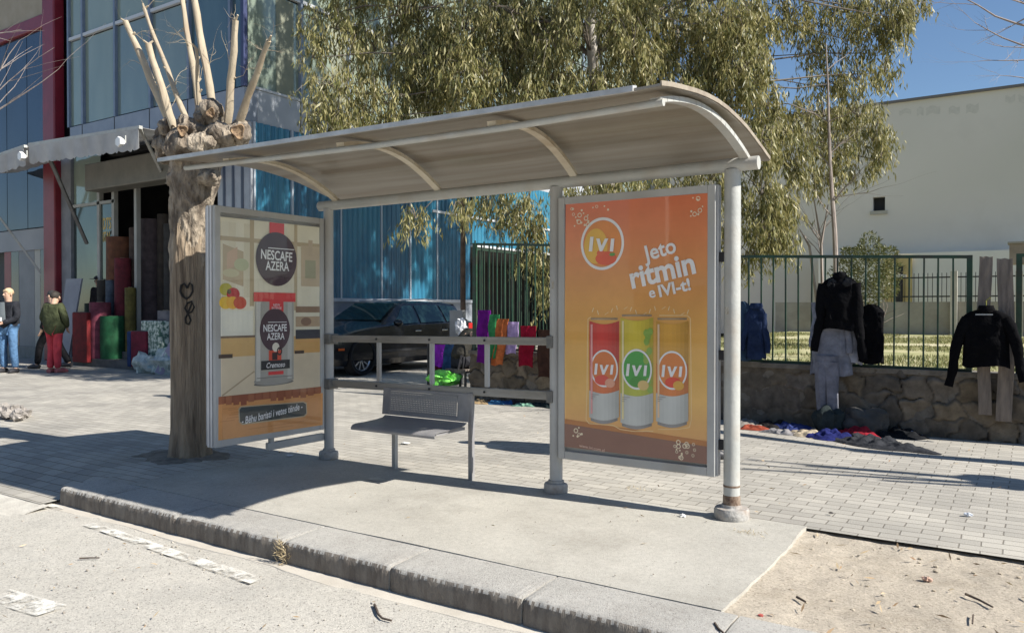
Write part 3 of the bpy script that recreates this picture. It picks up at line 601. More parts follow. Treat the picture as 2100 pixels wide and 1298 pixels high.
# facade panes, left front (Y = BY): columns from the corner going left
cols = [BX - .02 - .42] + [BX - .44 - 1.35 * i for i in range(1, 6)]
xs = [BX, BX - .42, BX - 1.75, BX - 3.1, BX - 4.45, BX - 5.8, -17.62]
kinds = [2, 2, 1, 1, 0, 0]; r5 = random.Random(11)
def panep(name, a, b_, mt, par=bd):
    m = MB(); m.box(a, b_); return m.build(name, mt, par)
for i in range(6):
    for (za, zb, kk) in ((Z1, ZT, 0), (ZT + .06, 11.2, 1), (11.26, 15, 2)):
        mt = pg[kinds[i] if kk == 0 else r5.choice((0, 1, 3))]
        d = .012 * r5.random(); panep('window', (xs[i + 1] + .035, BY + .03 + d, za + .03), (xs[i] - .035, BY + .045 + d, zb - .03), mt)
m = MB()
for x in xs[1:]: m.box((x - .035, BY - .03, Z1), (x + .035, BY + .06, 15))
m.build('mullion', mull, bd)
for z in (ZT, 11.2):
    m = MB(); m.box((-17.62, BY - .025, z), (BX - .05, BY + .05, z + .07)); m.build('transom', alum, bd)
m = MB(); m.box((BX - .06, BY - .04, Z1 + .002), (BX + .03, BY + .05, 15)); m.build('corner_post', mat('navy_corner', (.035, .045, .11), (.05, .06, .14), scale=2, rough=.4), bd)
# right side (X = BX)
ys = [BY + .08, 6.62, 8.0, 9.38, 10.76, 12.14, 13.5, 14.9, 16.3, 17.7, 19.1, 20.5, 22, 24]
for i in range(len(ys) - 1):
    for (za, zb, kk) in ((Z1, ZT, 0), (ZT + .06, 11.2, 1), (11.26, 15, 2)):
        mt = pg[r5.choice((3, 3, 0, 1))]
        d = .012 * r5.random(); panep('window', (BX - .045 - d, ys[i] + .035, za + .03), (BX - .03 - d, ys[i + 1] - .035, zb - .03), mt)
m = MB()
for y in ys[1:]: m.box((BX - .06, y - .035, Z1), (BX + .035, y + .035, 15))
m.build('mullion', mat('mullion_grey', (.22, .26, .32), rough=.35), bd)
for z in (ZT, 11.2):
    m = MB(); m.box((BX - .05, BY + .05, z), (BX + .03, 24, z + .07)); m.build('transom', alum, bd)
m = MB(); m.box((BX - .06, BY + .2, Z1 + .002), (BX + .02, 24, Z1 + .05)); m.build('sill', alum, bd)
# blinds seen as dull vertical strips in two bays
for y in (6.0, 7.5, 10.2):
    m = MB(); m.box((BX - .029, y, Z1 + .05), (BX - .026, y + .45, ZT - .05)); m.build('blind', mat('blind_cloth', (.20, .22, .17), (.26, .27, .2), scale=3, rough=.8), bd)
# plinth and corrugated blue wall
m = MB(); m.box((BX - .3, BY + .18, 0), (BX + .05, 12.6, 1.42)); m.build('plinth', mat('plinth_grey', (.20, .22, .25), (.28, .30, .33), scale=2, rough=.8), bd)
m = MB(); m.box((BX - .3, BY + .18, 1.42), (BX + .09, 12.6, 1.50)); m.build('ledge', mat('ledge_pale', (.4, .42, .45), (.5, .52, .55), scale=3, rough=.7), bd)
bluem = mat('blue_sheet', (.025, .15, .25), (.04, .20, .30), scale=2, rough=.3, spec=.6, stretch=(1, 1, .4), coat=.3)
bluem2 = mat('blue_sheet_dark', (.018, .10, .18), (.03, .14, .23), scale=2, rough=.3, spec=.6, stretch=(1, 1, .4), coat=.3)
gy = [5.40, 6.35, 7.72, 9.02, 10.05, 11.1, 12.6]
def corr(m, ya, yb, za, zb):
    per = .16; n = int((yb - ya) / per * 8)
    def f(u, v):
        y = ya + (yb - ya) * u; q = (y / per) % 1; h = min(1, max(0, abs(q - .5) * 5 - .6)) * .035
        return (BX + .0 + h, y, za + (zb - za) * v)
    m.grid(f, n, 1)
for i in range(6):
    m = MB(); corr(m, gy[i] + .02, gy[i + 1] - .02, 1.5, Z0); m.build('blue_panel', bluem if i % 2 == 0 else bluem2, bd)
for (y0, y1) in ((12.64, 14.0), (14.04, 15.6), (15.64, 17.4)):
    m = MB(); corr(m, y0, y1, 3.02, Z0); m.build('blue_panel', bluem, bd)
m = MB(); m.box((BX - .08, 12.6, 2.96), (BX + .06, 24, 3.02)); m.build('soffit_edge', alum, bd)
for y in gy[:-1]:
    m = MB(); m.box((BX - .02, y - .018, 1.5), (BX + .055, y + .018, Z0)); m.build('panel_strip', mat('strip_white', (.45, .50, .55), rough=.4), bd)
m = MB(); m.box((BX + .0, 10.9, 3.72), (BX + .065, 18, 3.78)); m.build('white_rail', alum, bd)
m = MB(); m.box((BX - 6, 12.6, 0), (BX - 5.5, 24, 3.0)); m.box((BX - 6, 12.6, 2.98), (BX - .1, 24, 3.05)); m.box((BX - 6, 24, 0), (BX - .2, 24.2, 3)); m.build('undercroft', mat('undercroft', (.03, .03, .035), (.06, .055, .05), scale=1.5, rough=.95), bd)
# corner pillar
m = MB(); m.box((BX - 1.0, BY + .12, 0), (BX - .02, BY + 1.0, Z0)); m.box((BX - .02, BY + .12, 0), (BX + .03, BY + .17, Z0)); cp = m.build('corner_pillar', cladsilver, bd, bevel=.01)
m = MB()
for x in (-.78, -.5, -.22): m.box((BX + x - .03, BY + .10, 0), (BX + x + .03, BY + .125, Z0))
m.build('pillar_groove', mat('groove_blue', (.07, .09, .13), rough=.5), cp)
# red column and beam
def fx(px, Y=BY): return pl(px, 500, 1, Y).x
c0, c1 = fx(97), fx(121)
m = MB(); m.box((c0, BY - .10, 0), (c1, BY + .16, 16)); m.build('red_column', redm, bd, bevel=.03)
m = MB(); m.box((-24, BY - .05, 8.18), (c0, BY + .35, 8.50)); m.build('red_beam', redm, bd, bevel=.02)
m = MB(); m.box((-24, BY + .02, 8.50), (c0, BY + .4, 16)); m.build('upper_wall', mat('tan_upper', (.30, .26, .19), (.36, .31, .24), scale=2, rough=.8), bd)
# left dark glazing
m = MB(); m.box((c0, BY + .02, 3.35), (c0 + .04, BY + .3, 8.05)); m.build('mullion', mull, bd)
lx = [c0, c0 - 1.02, c0 - 2.1, c0 - 3.2, c0 - 4.3]
for i in range(4):
    for (za, zb) in ((3.30, 8.03),):
        panep('window', (lx[i + 1] + .02, BY + .03 + .006 * i, za), (lx[i] - .02, BY + .05 + .006 * i, zb + .14), pdark)
# ground floor, left bay: grey doors and frames
gf = mat('door_grey', (.15, .16, .18), (.19, .20, .22), scale=2, rough=.5); frm = mat('frame_beige', (.30, .30, .27), (.36, .35, .32), scale=3, rough=.5)
m = MB(); m.box((-24, BY + .06, 2.75), (c0, BY + .2, 3.28)); m.build('lintel', mat('lintel_grey', (.24, .26, .28), (.30, .31, .33), scale=1, rough=.6), bd)
for (a_, b_, mt, nm) in ((0, 14, redm, 'red_post'), (14, 30, pdark, 'side_window'), (30, 62, gf, 'door'), (62, 74, frm, 'door_frame'), (74, 97, pdark, 'side_window')):
    x0, x1 = fx(a_), fx(b_); m = MB(); m.box((x0, BY + .10, .30), (x1 - .01, BY + .16, 2.75)); m.build(nm, mt, bd, bevel=.004)
m = MB(); m.box((-24, BY + .5, 0), (c0, BY + .7, 15)); m.build('wall', MATS['core_dark'], bd)
m = MB(); m.box((-24, BY + .05, 0), (c0, BY + .3, .30)); m.build('door_sill', mat('sill_stone', (.2, .2, .18), (.28, .27, .25), scale=5, rough=.9), bd)
m = MB(); m.box((fx(84), BY + .085, 2.2), (fx(93), BY + .095, 2.45)); m.build('notice', mat('paper', (.7, .7, .68), rough=.8), bd)
# ground floor, shop front
g0, g1 = c1, BX - 1.0
m = MB(); m.box((c1 + .01, BY + .05, 0), (fx(141), BY + .3, Z0)); m.build('grey_pier', mat('pier_grey', (.17, .18, .20), (.23, .24, .26), scale=3, rough=.7), bd, bevel=.005)
m = MB(); m.box((fx(142), BY + .12, 3.75), (fx(196), BY + .14, Z0)); m.build('window', pg[3], bd)
m = MB(); m.box((fx(142), BY + .12, .3), (fx(192), BY + .14, 3.68)); m.build('window', pane_mat('smoke_glass', (.06, .08, .08), (.12, .15, .13), metal=.4), bd)
m = MB(); m.box((fx(194), BY + .12, .3), (fx(222), BY + .14, 3.68)); m.build('window', MATS['smoke_glass'], bd)
for p in (192, 222, 268):
    m = MB(); m.box((fx(p), BY + .08, .0), (fx(p + 5), BY + .18, 4.0)); m.build('door_frame', frm, bd)
m = MB(); m.box((fx(128), BY + .08, 3.68), (fx(228), BY + .16, 3.75)); m.build('transom', frm, bd)
m = MB(); m.box((fx(205), BY - .35, 3.92), (BX - .9, BY + .10, 4.52)); m.build('shutter_box', mat('shutter_box', (.13, .125, .105), (.17, .16, .135), scale=3, rough=.6), bd, bevel=.03)
m = MB(); m.box((c1, BY + 3.2, 0), (BX - .9, BY + 3.4, Z0)); m.box((c1, BY + .4, Z0 - .1), (BX - .9, BY + 3.2, Z0)); m.box((BX - 1.15, BY + 1.01, 0), (BX - 1.0, BY + 3.2, Z0)); m.box((c1 - .1, BY + .35, 0), (c1, BY + 3.2, Z0)); m.build('shop_interior', mat('shop_dark', (.03, .03, .032), (.06, .055, .05), scale=1, rough=.95), bd)
m = MB(); m.box((fx(178), BY - .55, 0), (BX - .6, BY + 3.2, .17)); m.box((fx(178), BY - .2, .17), (BX - .6, BY + 3.2, .33)); m.build('step', mat('step_dark', (.10, .095, .09), (.16, .15, .14), scale=4, rough=.9), bd, bevel=.01)
# gold lettering on the shop window
def wall_text(body, cx, z, wdt, hs, mt, parent, name, y, bold=.02, ang=0):
    vs, fs = txt(body, 1, bold, wdt); m = MB(); ca, sa = math.cos(ang), math.sin(ang)
    m.add([(cx + v.x * ca - v.y * hs * sa, y, z + v.x * sa + v.y * hs * ca) for v in vs], fs); return m.build(name, mt, parent)
gold = mat('gold_letter', (.50, .36, .10), rough=.5)
xg = (fx(199) + fx(220)) / 2
wall_text('DTS', xg, pl(205, 458, 1, BY).z, .34, 1.9, gold, bd, 'lettering', BY + .115, .03); wall_text('ITAL', xg, pl(205, 485, 1, BY).z, .34, 1.8, gold, bd, 'lettering', BY + .115, .03)

# awnings
def awning(label, x0, x1, zl, zr, yf, seed, dropx=0):
    t = thing('awning', label, 'awning', ((x0 + x1) / 2, BY, 4.6), 'awnings over the shop front')
    fab = mat('awning_cloth', (.50, .50, .50), (.60, .60, .59), scale=2, rough=.9, c3=(.36, .35, .33), s3=1.4, trans=.3)
    m = MB(); m.sheet(lambda u, v: (x0 + (x1 - x0) * u, yf + (BY - .06 - yf) * v, (zl + (zr - zl) * u) + .16 * v - .05 * math.sin(math.pi * v) + .01 * math.sin(u * 40)), 30, 8, .006, (0, 0, 1)); m.build('canopy', fab, t, smooth=True)
    m = MB()
    def vf(u, v):
        s_ = abs(math.sin(u * 19 * math.pi)); L_ = .36 + .035 * s_
        return (x0 + (x1 - x0) * u, yf - .03 + .03 * math.sin(u * 50 + seed) * v + .02 * v, (zl + (zr - zl) * u) - .03 - L_ * v)
    m.sheet(vf, 152, 5, .004, (0, 1, 0)); m.build('valance', fab, t, smooth=True)
    m = MB(); m.bar((x0 - .03, yf, zl), (x1 + .03, yf, zr), .07, .06); m.build('front_bar', aluw, t)
    return t
a0 = pl(62, 297, 1, 3.75); a1 = pl(287, 262, 1, 3.75)
aw = awning('grey scalloped cloth awning above the dark shop door', a0.x, a1.x, a0.z, a1.z, 3.75, 0)
m = MB(); p = pl(343, 375, 1, BY); m.bar((a1.x, 3.75, a1.z), (p.x, BY - .02, p.z), .05, .05); m.build('arm', aluw, aw)
m = MB(); q = pl(180, 500, 1, BY); m.bar((a0.x + .5, 3.8, a0.z - .1), (q.x, BY - .02, q.z), .07, .05); m.build('arm', mat('arm_grey', (.10, .10, .10), (.14, .14, .14), rough=.6), aw)
b0 = pl(-90, 350, 1, 3.75); b1 = pl(60, 300, 1, 3.75)
aw2 = awning('pale cloth awning at the left edge above the grey door', b0.x, b1.x - .12, b0.z, b1.z, 3.72, 2)
m = MB(); p = pl(92, 560, 1, BY); s_ = pl(0, 430, 1, 4.1); m.bar((s_.x - 1.2, 3.75, s_.z + 1.15), (p.x, BY - .1, p.z), .045, .045); m.build('arm', aluw, aw2)
for (x, y, lab) in ((254, 293, 'white floodlight hanging under the right end of the scalloped awning'), (52, 322, 'white floodlight hanging at the gap between the two awnings')):
    t = thing('floodlight', lab, 'lamp', pl(x, y, 1, 3.55), 'floodlights under the awnings'); c = pl(x, y, 1, 3.55)
    m = MB(); m.lathe((c.x, c.y - .12, c.z), [(.09, 0), (.10, .01), (.095, .07), (.05, .12)], 6, 'Y'); m.build('lamp_housing', mat('lamp_white', (.8, .8, .78), rough=.35), t, smooth=True)
    m = MB(); m.bar((c.x, c.y + .03, c.z), (c.x, c.y + .03, c.z + .14), .02); m.build('bracket', aluw, t)

# goods of the carpet shop: positions read from the photograph on the plane Y = y
def col_mat(nm, c, k=.5, sc=6): return mat(nm, tuple(q * k * .5 for q in c), tuple(q * .5 for q in c), scale=sc, rough=.85, bump=.2, bscale=40)
def roll(xa, xb, yt, yb, y, col, label, lean=0, n=18, name='carpet_roll', cat='carpet roll', grp='rolls of carpet and oilcloth at the shop front', mt=None):
    A, B = pl((xa + xb) / 2, yb, 1, y), pl((xa + xb) / 2, yt, 1, y); r = abs(pl(xb, 600, 1, y).x - pl(xa, 600, 1, y).x) / 2
    zb = .33 if y > 5.0 else .17 if y > 4.66 else 0; t = thing(name, label, cat, (A.x, y, zb), grp)
    mt = mt or col_mat('roll_%02x%02x%02x' % tuple(int(255 * c) for c in col), col)
    m = MB(); m.tube([(A.x, y, zb), (A.x + lean * .5, y, (zb + B.z) / 2), (A.x + lean, y, B.z)], [r, r * 1.02, r], n); m.build('roll', mt, t, smooth=True)
    m = MB(); m.tube([(A.x + lean, y, B.z - .02), (A.x + lean, y, B.z + .012)], [r * .35, r * .35], 12); m.build('cardboard_core', mat('cardboard', (.35, .27, .17), rough=.9), t, smooth=True)
    return t
roll(233, 262, 487, 735, 5.5, (.34, .13, .06), 'tall terracotta carpet roll, leftmost of the tall rolls')
roll(276, 298, 468, 735, 5.6, (.15, .10, .075), 'tall brown carpet roll right of the terracotta one')
roll(300, 324, 450, 735, 5.7, (.12, .085, .09), 'tallest dull purple carpet roll in the doorway', mt=None)
roll(330, 346, 440, 735, 5.8, (.10, .075, .055), 'dark brown carpet roll against the right door jamb')
roll(344, 362, 460, 735, 5.65, (.08, .075, .07), 'charcoal ribbed carpet roll half behind the pruned tree trunk')
roll(244, 262, 530, 732, 5.25, (.30, .03, .05), 'slim dark red carpet roll in front of the terracotta one')
roll(262, 274, 590, 735, 5.15, (.32, .26, .06), 'slim mustard roll standing in the doorway')
roll(195, 217, 620, 722, 4.85, (.50, .11, .17), 'pinkish red oilcloth roll on the step')
roll(219, 246, 648, 712, 4.95, (.03, .24, .09), 'green oilcloth roll on the step')
roll(180, 192, 622, 715, 5.0, (.03, .06, .045), 'dark green roll behind the pinkish red one')
roll(222, 232, 575, 700, 5.2, (.20, .26, .34), 'pale blue slim roll behind the green one')
roll(206, 219, 575, 700, 5.25, (.10, .085, .07), 'dark brown slim roll behind the pinkish red one')
roll(331, 349, 637, 745, 4.75, (.36, .35, .38), 'grey white patterned roll beside the tree trunk')
def goods_box(xa, xb, yt, yb, y, th, col, label, name, cat, mt=None, yaw=0):
    A = pl(xa, yb, 1, y); B = pl(xb, yt, 1, y); z0 = max(0, A.z); t = thing(name, label, cat, ((A.x + B.x) / 2, y, z0))
    mt = mt or col_mat('g_%02x%02x%02x' % tuple(int(255 * c) for c in col), col)
    m = MB(); m.box((A.x, y, z0), (B.x, y + th, B.z)); m.build('body', mt, t, bevel=.02)
    m = MB(); m.box((A.x + .02, y + .02, B.z - .0), (B.x - .02, y + th - .02, B.z + .012)); m.build('top_flap', mat('flap_dark', (.08, .06, .06), rough=.9), t)
    return t
goods_box(148, 178, 641, 742, 4.55, .35, (.42, .02, .025), 'upright bright red box with darker side at the left of the shop step', 'tall_box', 'box')
goods_box(268, 299, 680, 752, 4.45, .30, (.36, .015, .06), 'upright crimson box standing at the foot of the step', 'tall_box', 'box')
goods_box(260, 267, 680, 752, 4.47, .30, (.03, .10, .34), 'narrow blue board against the side of the crimson box', 'blue_board', 'board')
marble = mat('marbled_green', (.06, .14, .11), (.55, .62, .56), scale=14, rough=.5, contrast=(.45, .58))
goods_box(289, 325, 658, 735, 4.5, .25, (0, 0, 0), 'green and white marbled roll pack beside the crimson box', 'marbled_pack', 'pack', mt=marble)
m = MB(); A, B = pl(131, 735, 1, 4.95), pl(167, 571, 1, 4.95)
m.add([(A.x, 4.75, .02), (B.x - .25, 4.75, .02), (B.x, 4.95, B.z), (A.x + .12, 4.95, B.z), (A.x, 4.79, .02), (B.x - .25, 4.79, .02), (B.x, 4.99, B.z), (A.x + .12, 4.99, B.z)], [(0, 1, 2, 3), (7, 6, 5, 4), (0, 4, 5, 1), (1, 5, 6, 2), (2, 6, 7, 3), (3, 7, 4, 0)])
tag(m.build('leaning_board', mat('board_grey', (.24, .25, .29), (.29, .30, .34), scale=2, rough=.7)), 'pale grey board leaning beside the red column', 'board')
wrapm = mat('plastic_wrap', (.25, .33, .31), (.55, .60, .58), scale=9, rough=.3, bump=.8, bscale=15, spec=.8, dist=.05)
for (x, y, rr, lab) in ((300, 752, (.42, .2, .22), 'crumpled plastic wrapped bundle below the marbled pack'), (338, 748, (.34, .2, .26), 'crumpled pale plastic bundle at the foot of the tree trunk')):
    c = pl(x, 762, 1, 4.3); m = MB(); m.ball((c.x, 4.35, rr[2] * .75), rr, 12, .7, x); tag(m.build('wrapped_bundle', wrapm, smooth=True), lab, 'bundle', 'wrapped bundles by the step')
m = MB(); c = pl(340, 745, 1, 4.2); m.bar((c.x - .22, 4.2, .02), (c.x + .15, 4.55, 1.1), .05, .16); tag(m.build('leaning_plank', mat('plank_violet', (.25, .23, .32), (.33, .31, .4), scale=4, rough=.7)), 'pale violet grey strip leaning by the tree trunk', 'plank')

# ================================================================ CAR
carp = mat('car_paint', (.005, .006, .009), rough=.25, coat=.4, spec=.4); carg = mat('car_glass', (.02, .05, .05), (.03, .07, .07), scale=2, rough=.04, metal=.5, spec=1)
CX, CY = -9.87, 7.55                        # centre; the nose points to -Y
car = thing('parked_car', 'black estate car parked nose towards the road beside the blue wall', 'car', (CX, CY, 0))
# sections along the car: y, half width, sill z, bonnet/belt z, roof half width, roof z
secs = [(-2.22, .60, .36, .58, .55, .60), (-2.16, .74, .26, .66, .66, .70), (-1.95, .82, .20, .74, .70, .79), (-1.5, .85, .18, .84, .74, .88), (-1.02, .86, .18, .90, .76, .95), (-.75, .865, .18, .92, .74, 1.02),
        (-.15, .87, .18, .93, .60, 1.36), (.1, .87, .18, .94, .575, 1.405), (.8, .87, .18, .95, .57, 1.43), (1.5, .865, .18, .96, .565, 1.41), (1.85, .86, .19, .965, .56, 1.36), (2.15, .84, .24, .97, .63, 1.02), (2.28, .78, .34, .80, .60, .88)]
m = MB(); vs = []
for (y, hw_, zs, zb, rw, zr) in secs:
    half = [(hw_ * .86, zs), (hw_ * .985, zs + .12), (hw_, zs + (zb - zs) * .55), (hw_ * .975, zb), (hw_ * .955, zb + .012), ((hw_ * .955 + rw) / 2 + .012, (zb + zr) / 2), (rw, zr - .03), (rw * .8, zr)]
    ring = [(x, z) for x, z in half] + [(0, zr + .012)] + [(-x, z) for x, z in reversed(half)]
    vs += [(CX + x, CY + y, z) for x, z in ring]
nr = 17
fs = []
for i in range(len(secs) - 1):
    for j in range(nr):
        j2 = (j + 1) % nr; fs.append((i * nr + j, i * nr + j2, (i + 1) * nr + j2, (i + 1) * nr + j))
fs.append(tuple(range(nr))); fs.append(tuple((len(secs) - 1) * nr + j for j in range(nr - 1, -1, -1)))
m.add(vs, fs); body = m.build('body', carp, car, smooth=True, auto=R(28))
def side_at(y, t):
    "point on the glasshouse side at car-y, t 0 belt .. 1 roof"
    for i in range(len(secs) - 1):
        if secs[i][0] <= y <= secs[i + 1][0]:
            k = (y - secs[i][0]) / (secs[i + 1][0] - secs[i][0]); s_ = [a_ + (b_ - a_) * k for a_, b_ in zip(secs[i], secs[i + 1])]; break
    hw_, zb, rw, zr = s_[1], s_[3], s_[4], s_[5]
    return (hw_ * .955 + (rw - hw_ * .955) * t + .010 + .014 * math.sin(math.pi * t), zb + .012 + (zr - .03 - zb - .012) * t)
def side_win(ya0, ya1, yb0, yb1, sgn, nm):
    m = MB()
    def f(u, v):
        t = .06 + .84 * v; y = (ya0 + (ya1 - ya0) * u) * (1 - v) + (yb0 + (yb1 - yb0) * u) * v; x, z = side_at(y, t); return (CX + sgn * (x + .004), CY + y, z)
    m.grid(f, 8, 5); return m.build(nm, carg, car, smooth=True)
for sg in (1, -1):
    side_win(-.62, .28, -.02, .28, sg, 'side_window'); side_win(.36, 1.16, .36, 1.12, sg, 'side_window'); side_win(1.24, 1.98, 1.20, 1.68, sg, 'side_window')
def cross(y0, z0, w0, y1, z1, w1, nm, off, mt=carg):
    m = MB(); m.grid(lambda u, v: (CX + (2 * u - 1) * (w0 + (w1 - w0) * v), CY + y0 + (y1 - y0) * v + .05 * (2 * u - 1) ** 2 * (1 if y0 < 0 else -1), z0 + (z1 - z0) * v + off), 12, 4); return m.build(nm, mt, car, smooth=True)
cross(-.76, 1.025, .68, -.20, 1.36, .56, 'windscreen', .026); cross(2.17, 1.03, .58, 1.90, 1.34, .52, 'rear_window', .03)
for sg in (1, -1):
    for y in (-1.38, 1.30):
        m = MB(); m.lathe((CX + sg * .70, CY + y, .315), [(.20, -.09 * sg), (.29, -.10 * sg), (.315, -.07 * sg), (.318, .08 * sg), (.30, .12 * sg), (.225, .125 * sg), (.215, .11 * sg)], 32, 'X'); wh = m.build('wheel', mat('tyre', (.015, .015, .016), rough=.9), car, smooth=True)
        m = MB(); fx_ = CX + sg * .822
        m.lathe((fx_, CY + y, .315), [(.212, -.04 * sg), (.225, .0), (.222, .006 * sg), (.205, -.01 * sg), (.20, -.05 * sg)], 32, 'X')
        for k in range(10):
            t = 2 * math.pi * k / 10; d = Vector((0, math.cos(t), math.sin(t))); m.bar(Vector((fx_ - .02 * sg, CY + y, .315)) + d * .03, Vector((fx_ - .004 * sg, CY + y, .315)) + d * .208, .022, .02, up=(1, 0, 0))
        m.lathe((fx_, CY + y, .315), [(.05, -.04 * sg), (.05, .0), (.03, .008 * sg)], 16, 'X'); m.build('rim', mat('alloy', (.55, .56, .58), rough=.3, metal=.8), wh, smooth=True)
        m = MB(); m.lathe((CX + sg * .872, CY + y, .36), [(.335, -.10 * sg), (.345, .0), (.30, -.002 * sg), (.30, -.1 * sg)], 32, 'X'); m.build('wheel_arch', mat('arch_black', (.006, .006, .007), rough=.8), car, smooth=True)
    m = MB(); m.ball((CX + sg * .98, CY - .52, .99), (.11, .07, .075), 8); m.build('wing_mirror', carp, car, smooth=True)
    m = MB(); m.ball((CX + sg * .60, CY - 2.10, .62), (.17, .10, .07), 8); m.build('headlight', mat('lamp_clear', (.55, .58, .6), rough=.1, spec=1), car, smooth=True)
    m = MB(); m.box((CX + sg * .845 - .01, CY - 2.0, .50), (CX + sg * .845 + .01, CY - 1.86, .54)); m.build('indicator', mat('orange_lens', (.5, .10, .02), rough=.2), car)
    m = MB(); m.box((CX + sg * .78 - .03, CY + 2.02, .72), (CX + sg * .78 + .06, CY + 2.18, .95)); m.build('tail_light', mat('red_lens', (.4, .02, .02), rough=.2), car, bevel=.02)
    for y in (.22, 1.10):
        m = MB(); m.box((CX + sg * .872 - .01, CY + y - .09, .80), (CX + sg * .872 + .012, CY + y + .09, .825)); m.build('door_handle', mat('chrome', (.6, .6, .62), rough=.2, metal=1), car, bevel=.005)
    m = MB(); m.box((CX + sg * .872 - .02, CY - .95, .42), (CX + sg * .872 + .012, CY + .98, .47)); m.build('side_strip', mat('strip_black', (.02, .02, .022), rough=.5), car, bevel=.004)
    m = MB(); m.tube([(CX + sg * .54, CY - .05, 1.44), (CX + sg * .54, CY + .8, 1.475), (CX + sg * .53, CY + 1.75, 1.42)], .014, 8); m.build('roof_rail', mat('chrome'and'roof_rail_grey', (.4, .42, .45), rough=.4, metal=.5), car, smooth=True)
m = MB(); m.box((CX - .34, CY - 2.235, .56), (CX + .34, CY - 2.18, .68)); m.build('grille', mat('grille', (.03, .03, .03), rough=.5), car, bevel=.01)
m = MB(); m.box((CX - .26, CY - 2.25, .36), (CX + .26, CY - 2.21, .47)); m.build('number_plate', mat('plate', (.7, .7, .68), rough=.5), car)

# ================================================================ STONE WALL + FENCE
WY = 4.15
wl = thing('stone_wall', 'low rubble stone wall with mortar joints carrying the green railings', 'wall', (0, WY, 0))
def wall_top(x): return .655 - .006 * x
rs_ = np.random.RandomState(4)
pts = []
for i in range(-22, 36):
    for j in range(-1, 4):
        pts.append(((i + rs_.uniform(-.38, .38)) * .26 + (.13 if j % 2 else 0), (j + .5 + rs_.uniform(-.3, .3)) * .20))
pts = np.array(pts); tone = rs_.uniform(.75, 1.5, len(pts)); hue = rs_.uniform(0, 1, len(pts)); bul = rs_.uniform(.6, 1.3, len(pts))
nx, nz = 900, 46; X = np.linspace(-5.0, 8.6, nx + 1); V = np.linspace(0, 1, nz + 1); XX, VV = np.meshgrid(X, V); ZZ = VV * (.655 - .006 * XX)
wx = XX + .03 * np.sin(XX * 9 + ZZ * 14) + .02 * np.sin(ZZ * 31 + XX * 23); wz = ZZ + .02 * np.sin(XX * 17) + .012 * np.sin(XX * 41 + ZZ * 12)
d1 = np.full(XX.shape, 9.); d2 = d1.copy(); idx = np.zeros(XX.shape, int)
for k, (a_, b_) in enumerate(pts):
    d = np.hypot(wx - a_, (wz - b_) * 1.25); c_ = d < d1; d2 = np.where(c_, d1, np.minimum(d2, d)); d1 = np.where(c_, d, d1); idx = np.where(c_, k, idx)
e = np.clip((d2 - d1) / .038, 0, 1); tilt = (np.sin(idx * 7.3) * (wx - pts[idx, 0]) + np.cos(idx * 5.1) * (wz - pts[idx, 1])) * .22; plas = np.clip((-.35 - XX) / .5, 0, 1) * np.clip((XX + 2.6) / .4, 0, 1); h = (1 - (1 - e) ** 1.8) * (.034 * bul[idx] + tilt) * (1 - .8 * plas)
topband = np.clip((VV - .86) / .05, 0, 1); h = h * (1 - topband * .6) + topband * .012
rough_ = np.array([[.012 * noise.fractal(Vector((x * 6, z * 6, 3)), 1, 2, 4) for x in X] for z in V * .65]); YY = WY - h - rough_
m = MB(); verts = np.stack([XX, YY, ZZ], -1).reshape(-1, 3); a_ = nx + 1
m.v = [tuple(v) for v in verts.tolist()]; m.f = [(j * a_ + i, j * a_ + i + 1, (j + 1) * a_ + i + 1, (j + 1) * a_ + i) for j in range(nz) for i in range(nx)]; m.m = [0] * len(m.f)
stm = mat('rubble_stone', (.085, .073, .058), (.15, .13, .105), scale=9, rough=.95, bump=.6, bscale=50, dist=.01)
nt = stm.node_tree; b_s = nt.nodes['Principled BSDF']; at = nt.nodes.new('ShaderNodeVertexColor'); at.layer_name = 'tone'; mx = nt.nodes.new('ShaderNodeMix'); mx.data_type = 'RGBA'; mx.blend_type = 'MULTIPLY'; mx.inputs[0].default_value = 1
src = b_s.inputs['Base Color'].links[0].from_socket; nt.links.new(src, mx.inputs[6]); nt.links.new(at.outputs[0], mx.inputs[7]); nt.links.new(mx.outputs[2], b_s.inputs['Base Color'])
wf = m.build('stone_face', stm, wl, smooth=True, auto=R(80))
col = np.ones((len(m.v), 4)); tn = tone[idx].reshape(-1); hu = hue[idx].reshape(-1); mo = np.clip(1 - e.reshape(-1) * 1.6, 0, 1)
col[:, 0] = tn * (1 + .10 * hu); col[:, 1] = tn * 1.02; col[:, 2] = tn * (1.08 - .22 * hu)
pz = (plas * .7).reshape(-1); mo = np.maximum(mo, pz)
for q, cc in enumerate((.80, .78, .74)): col[:, q] = col[:, q] * (1 - mo) + cc * mo
ca_ = wf.data.color_attributes.new('tone', 'FLOAT_COLOR', 'POINT'); ca_.data.foreach_set('color', col.reshape(-1))
m = MB(); m.box((-5.02, WY + .0, 0), (8.6, WY + .27, .60)); m.sheet(lambda u, v: (-5.03 + 13.6 * u, WY - .035 + .31 * v, wall_top(-5 + 13.6 * u) + .012 + .004 * fbm(u * 40, v, 1, 2)), 120, 3, .05, (0, 0, 1)); m.build('coping', mat('coping', (.13, .115, .095), (.20, .18, .15), scale=9, rough=.95, bump=.6, bscale=40), wl, smooth=True)
gpaint = mat('green_rail_paint', (.014, .05, .027), (.026, .075, .043), scale=9, rough=.5, c3=(.05, .03, .03), s3=5)
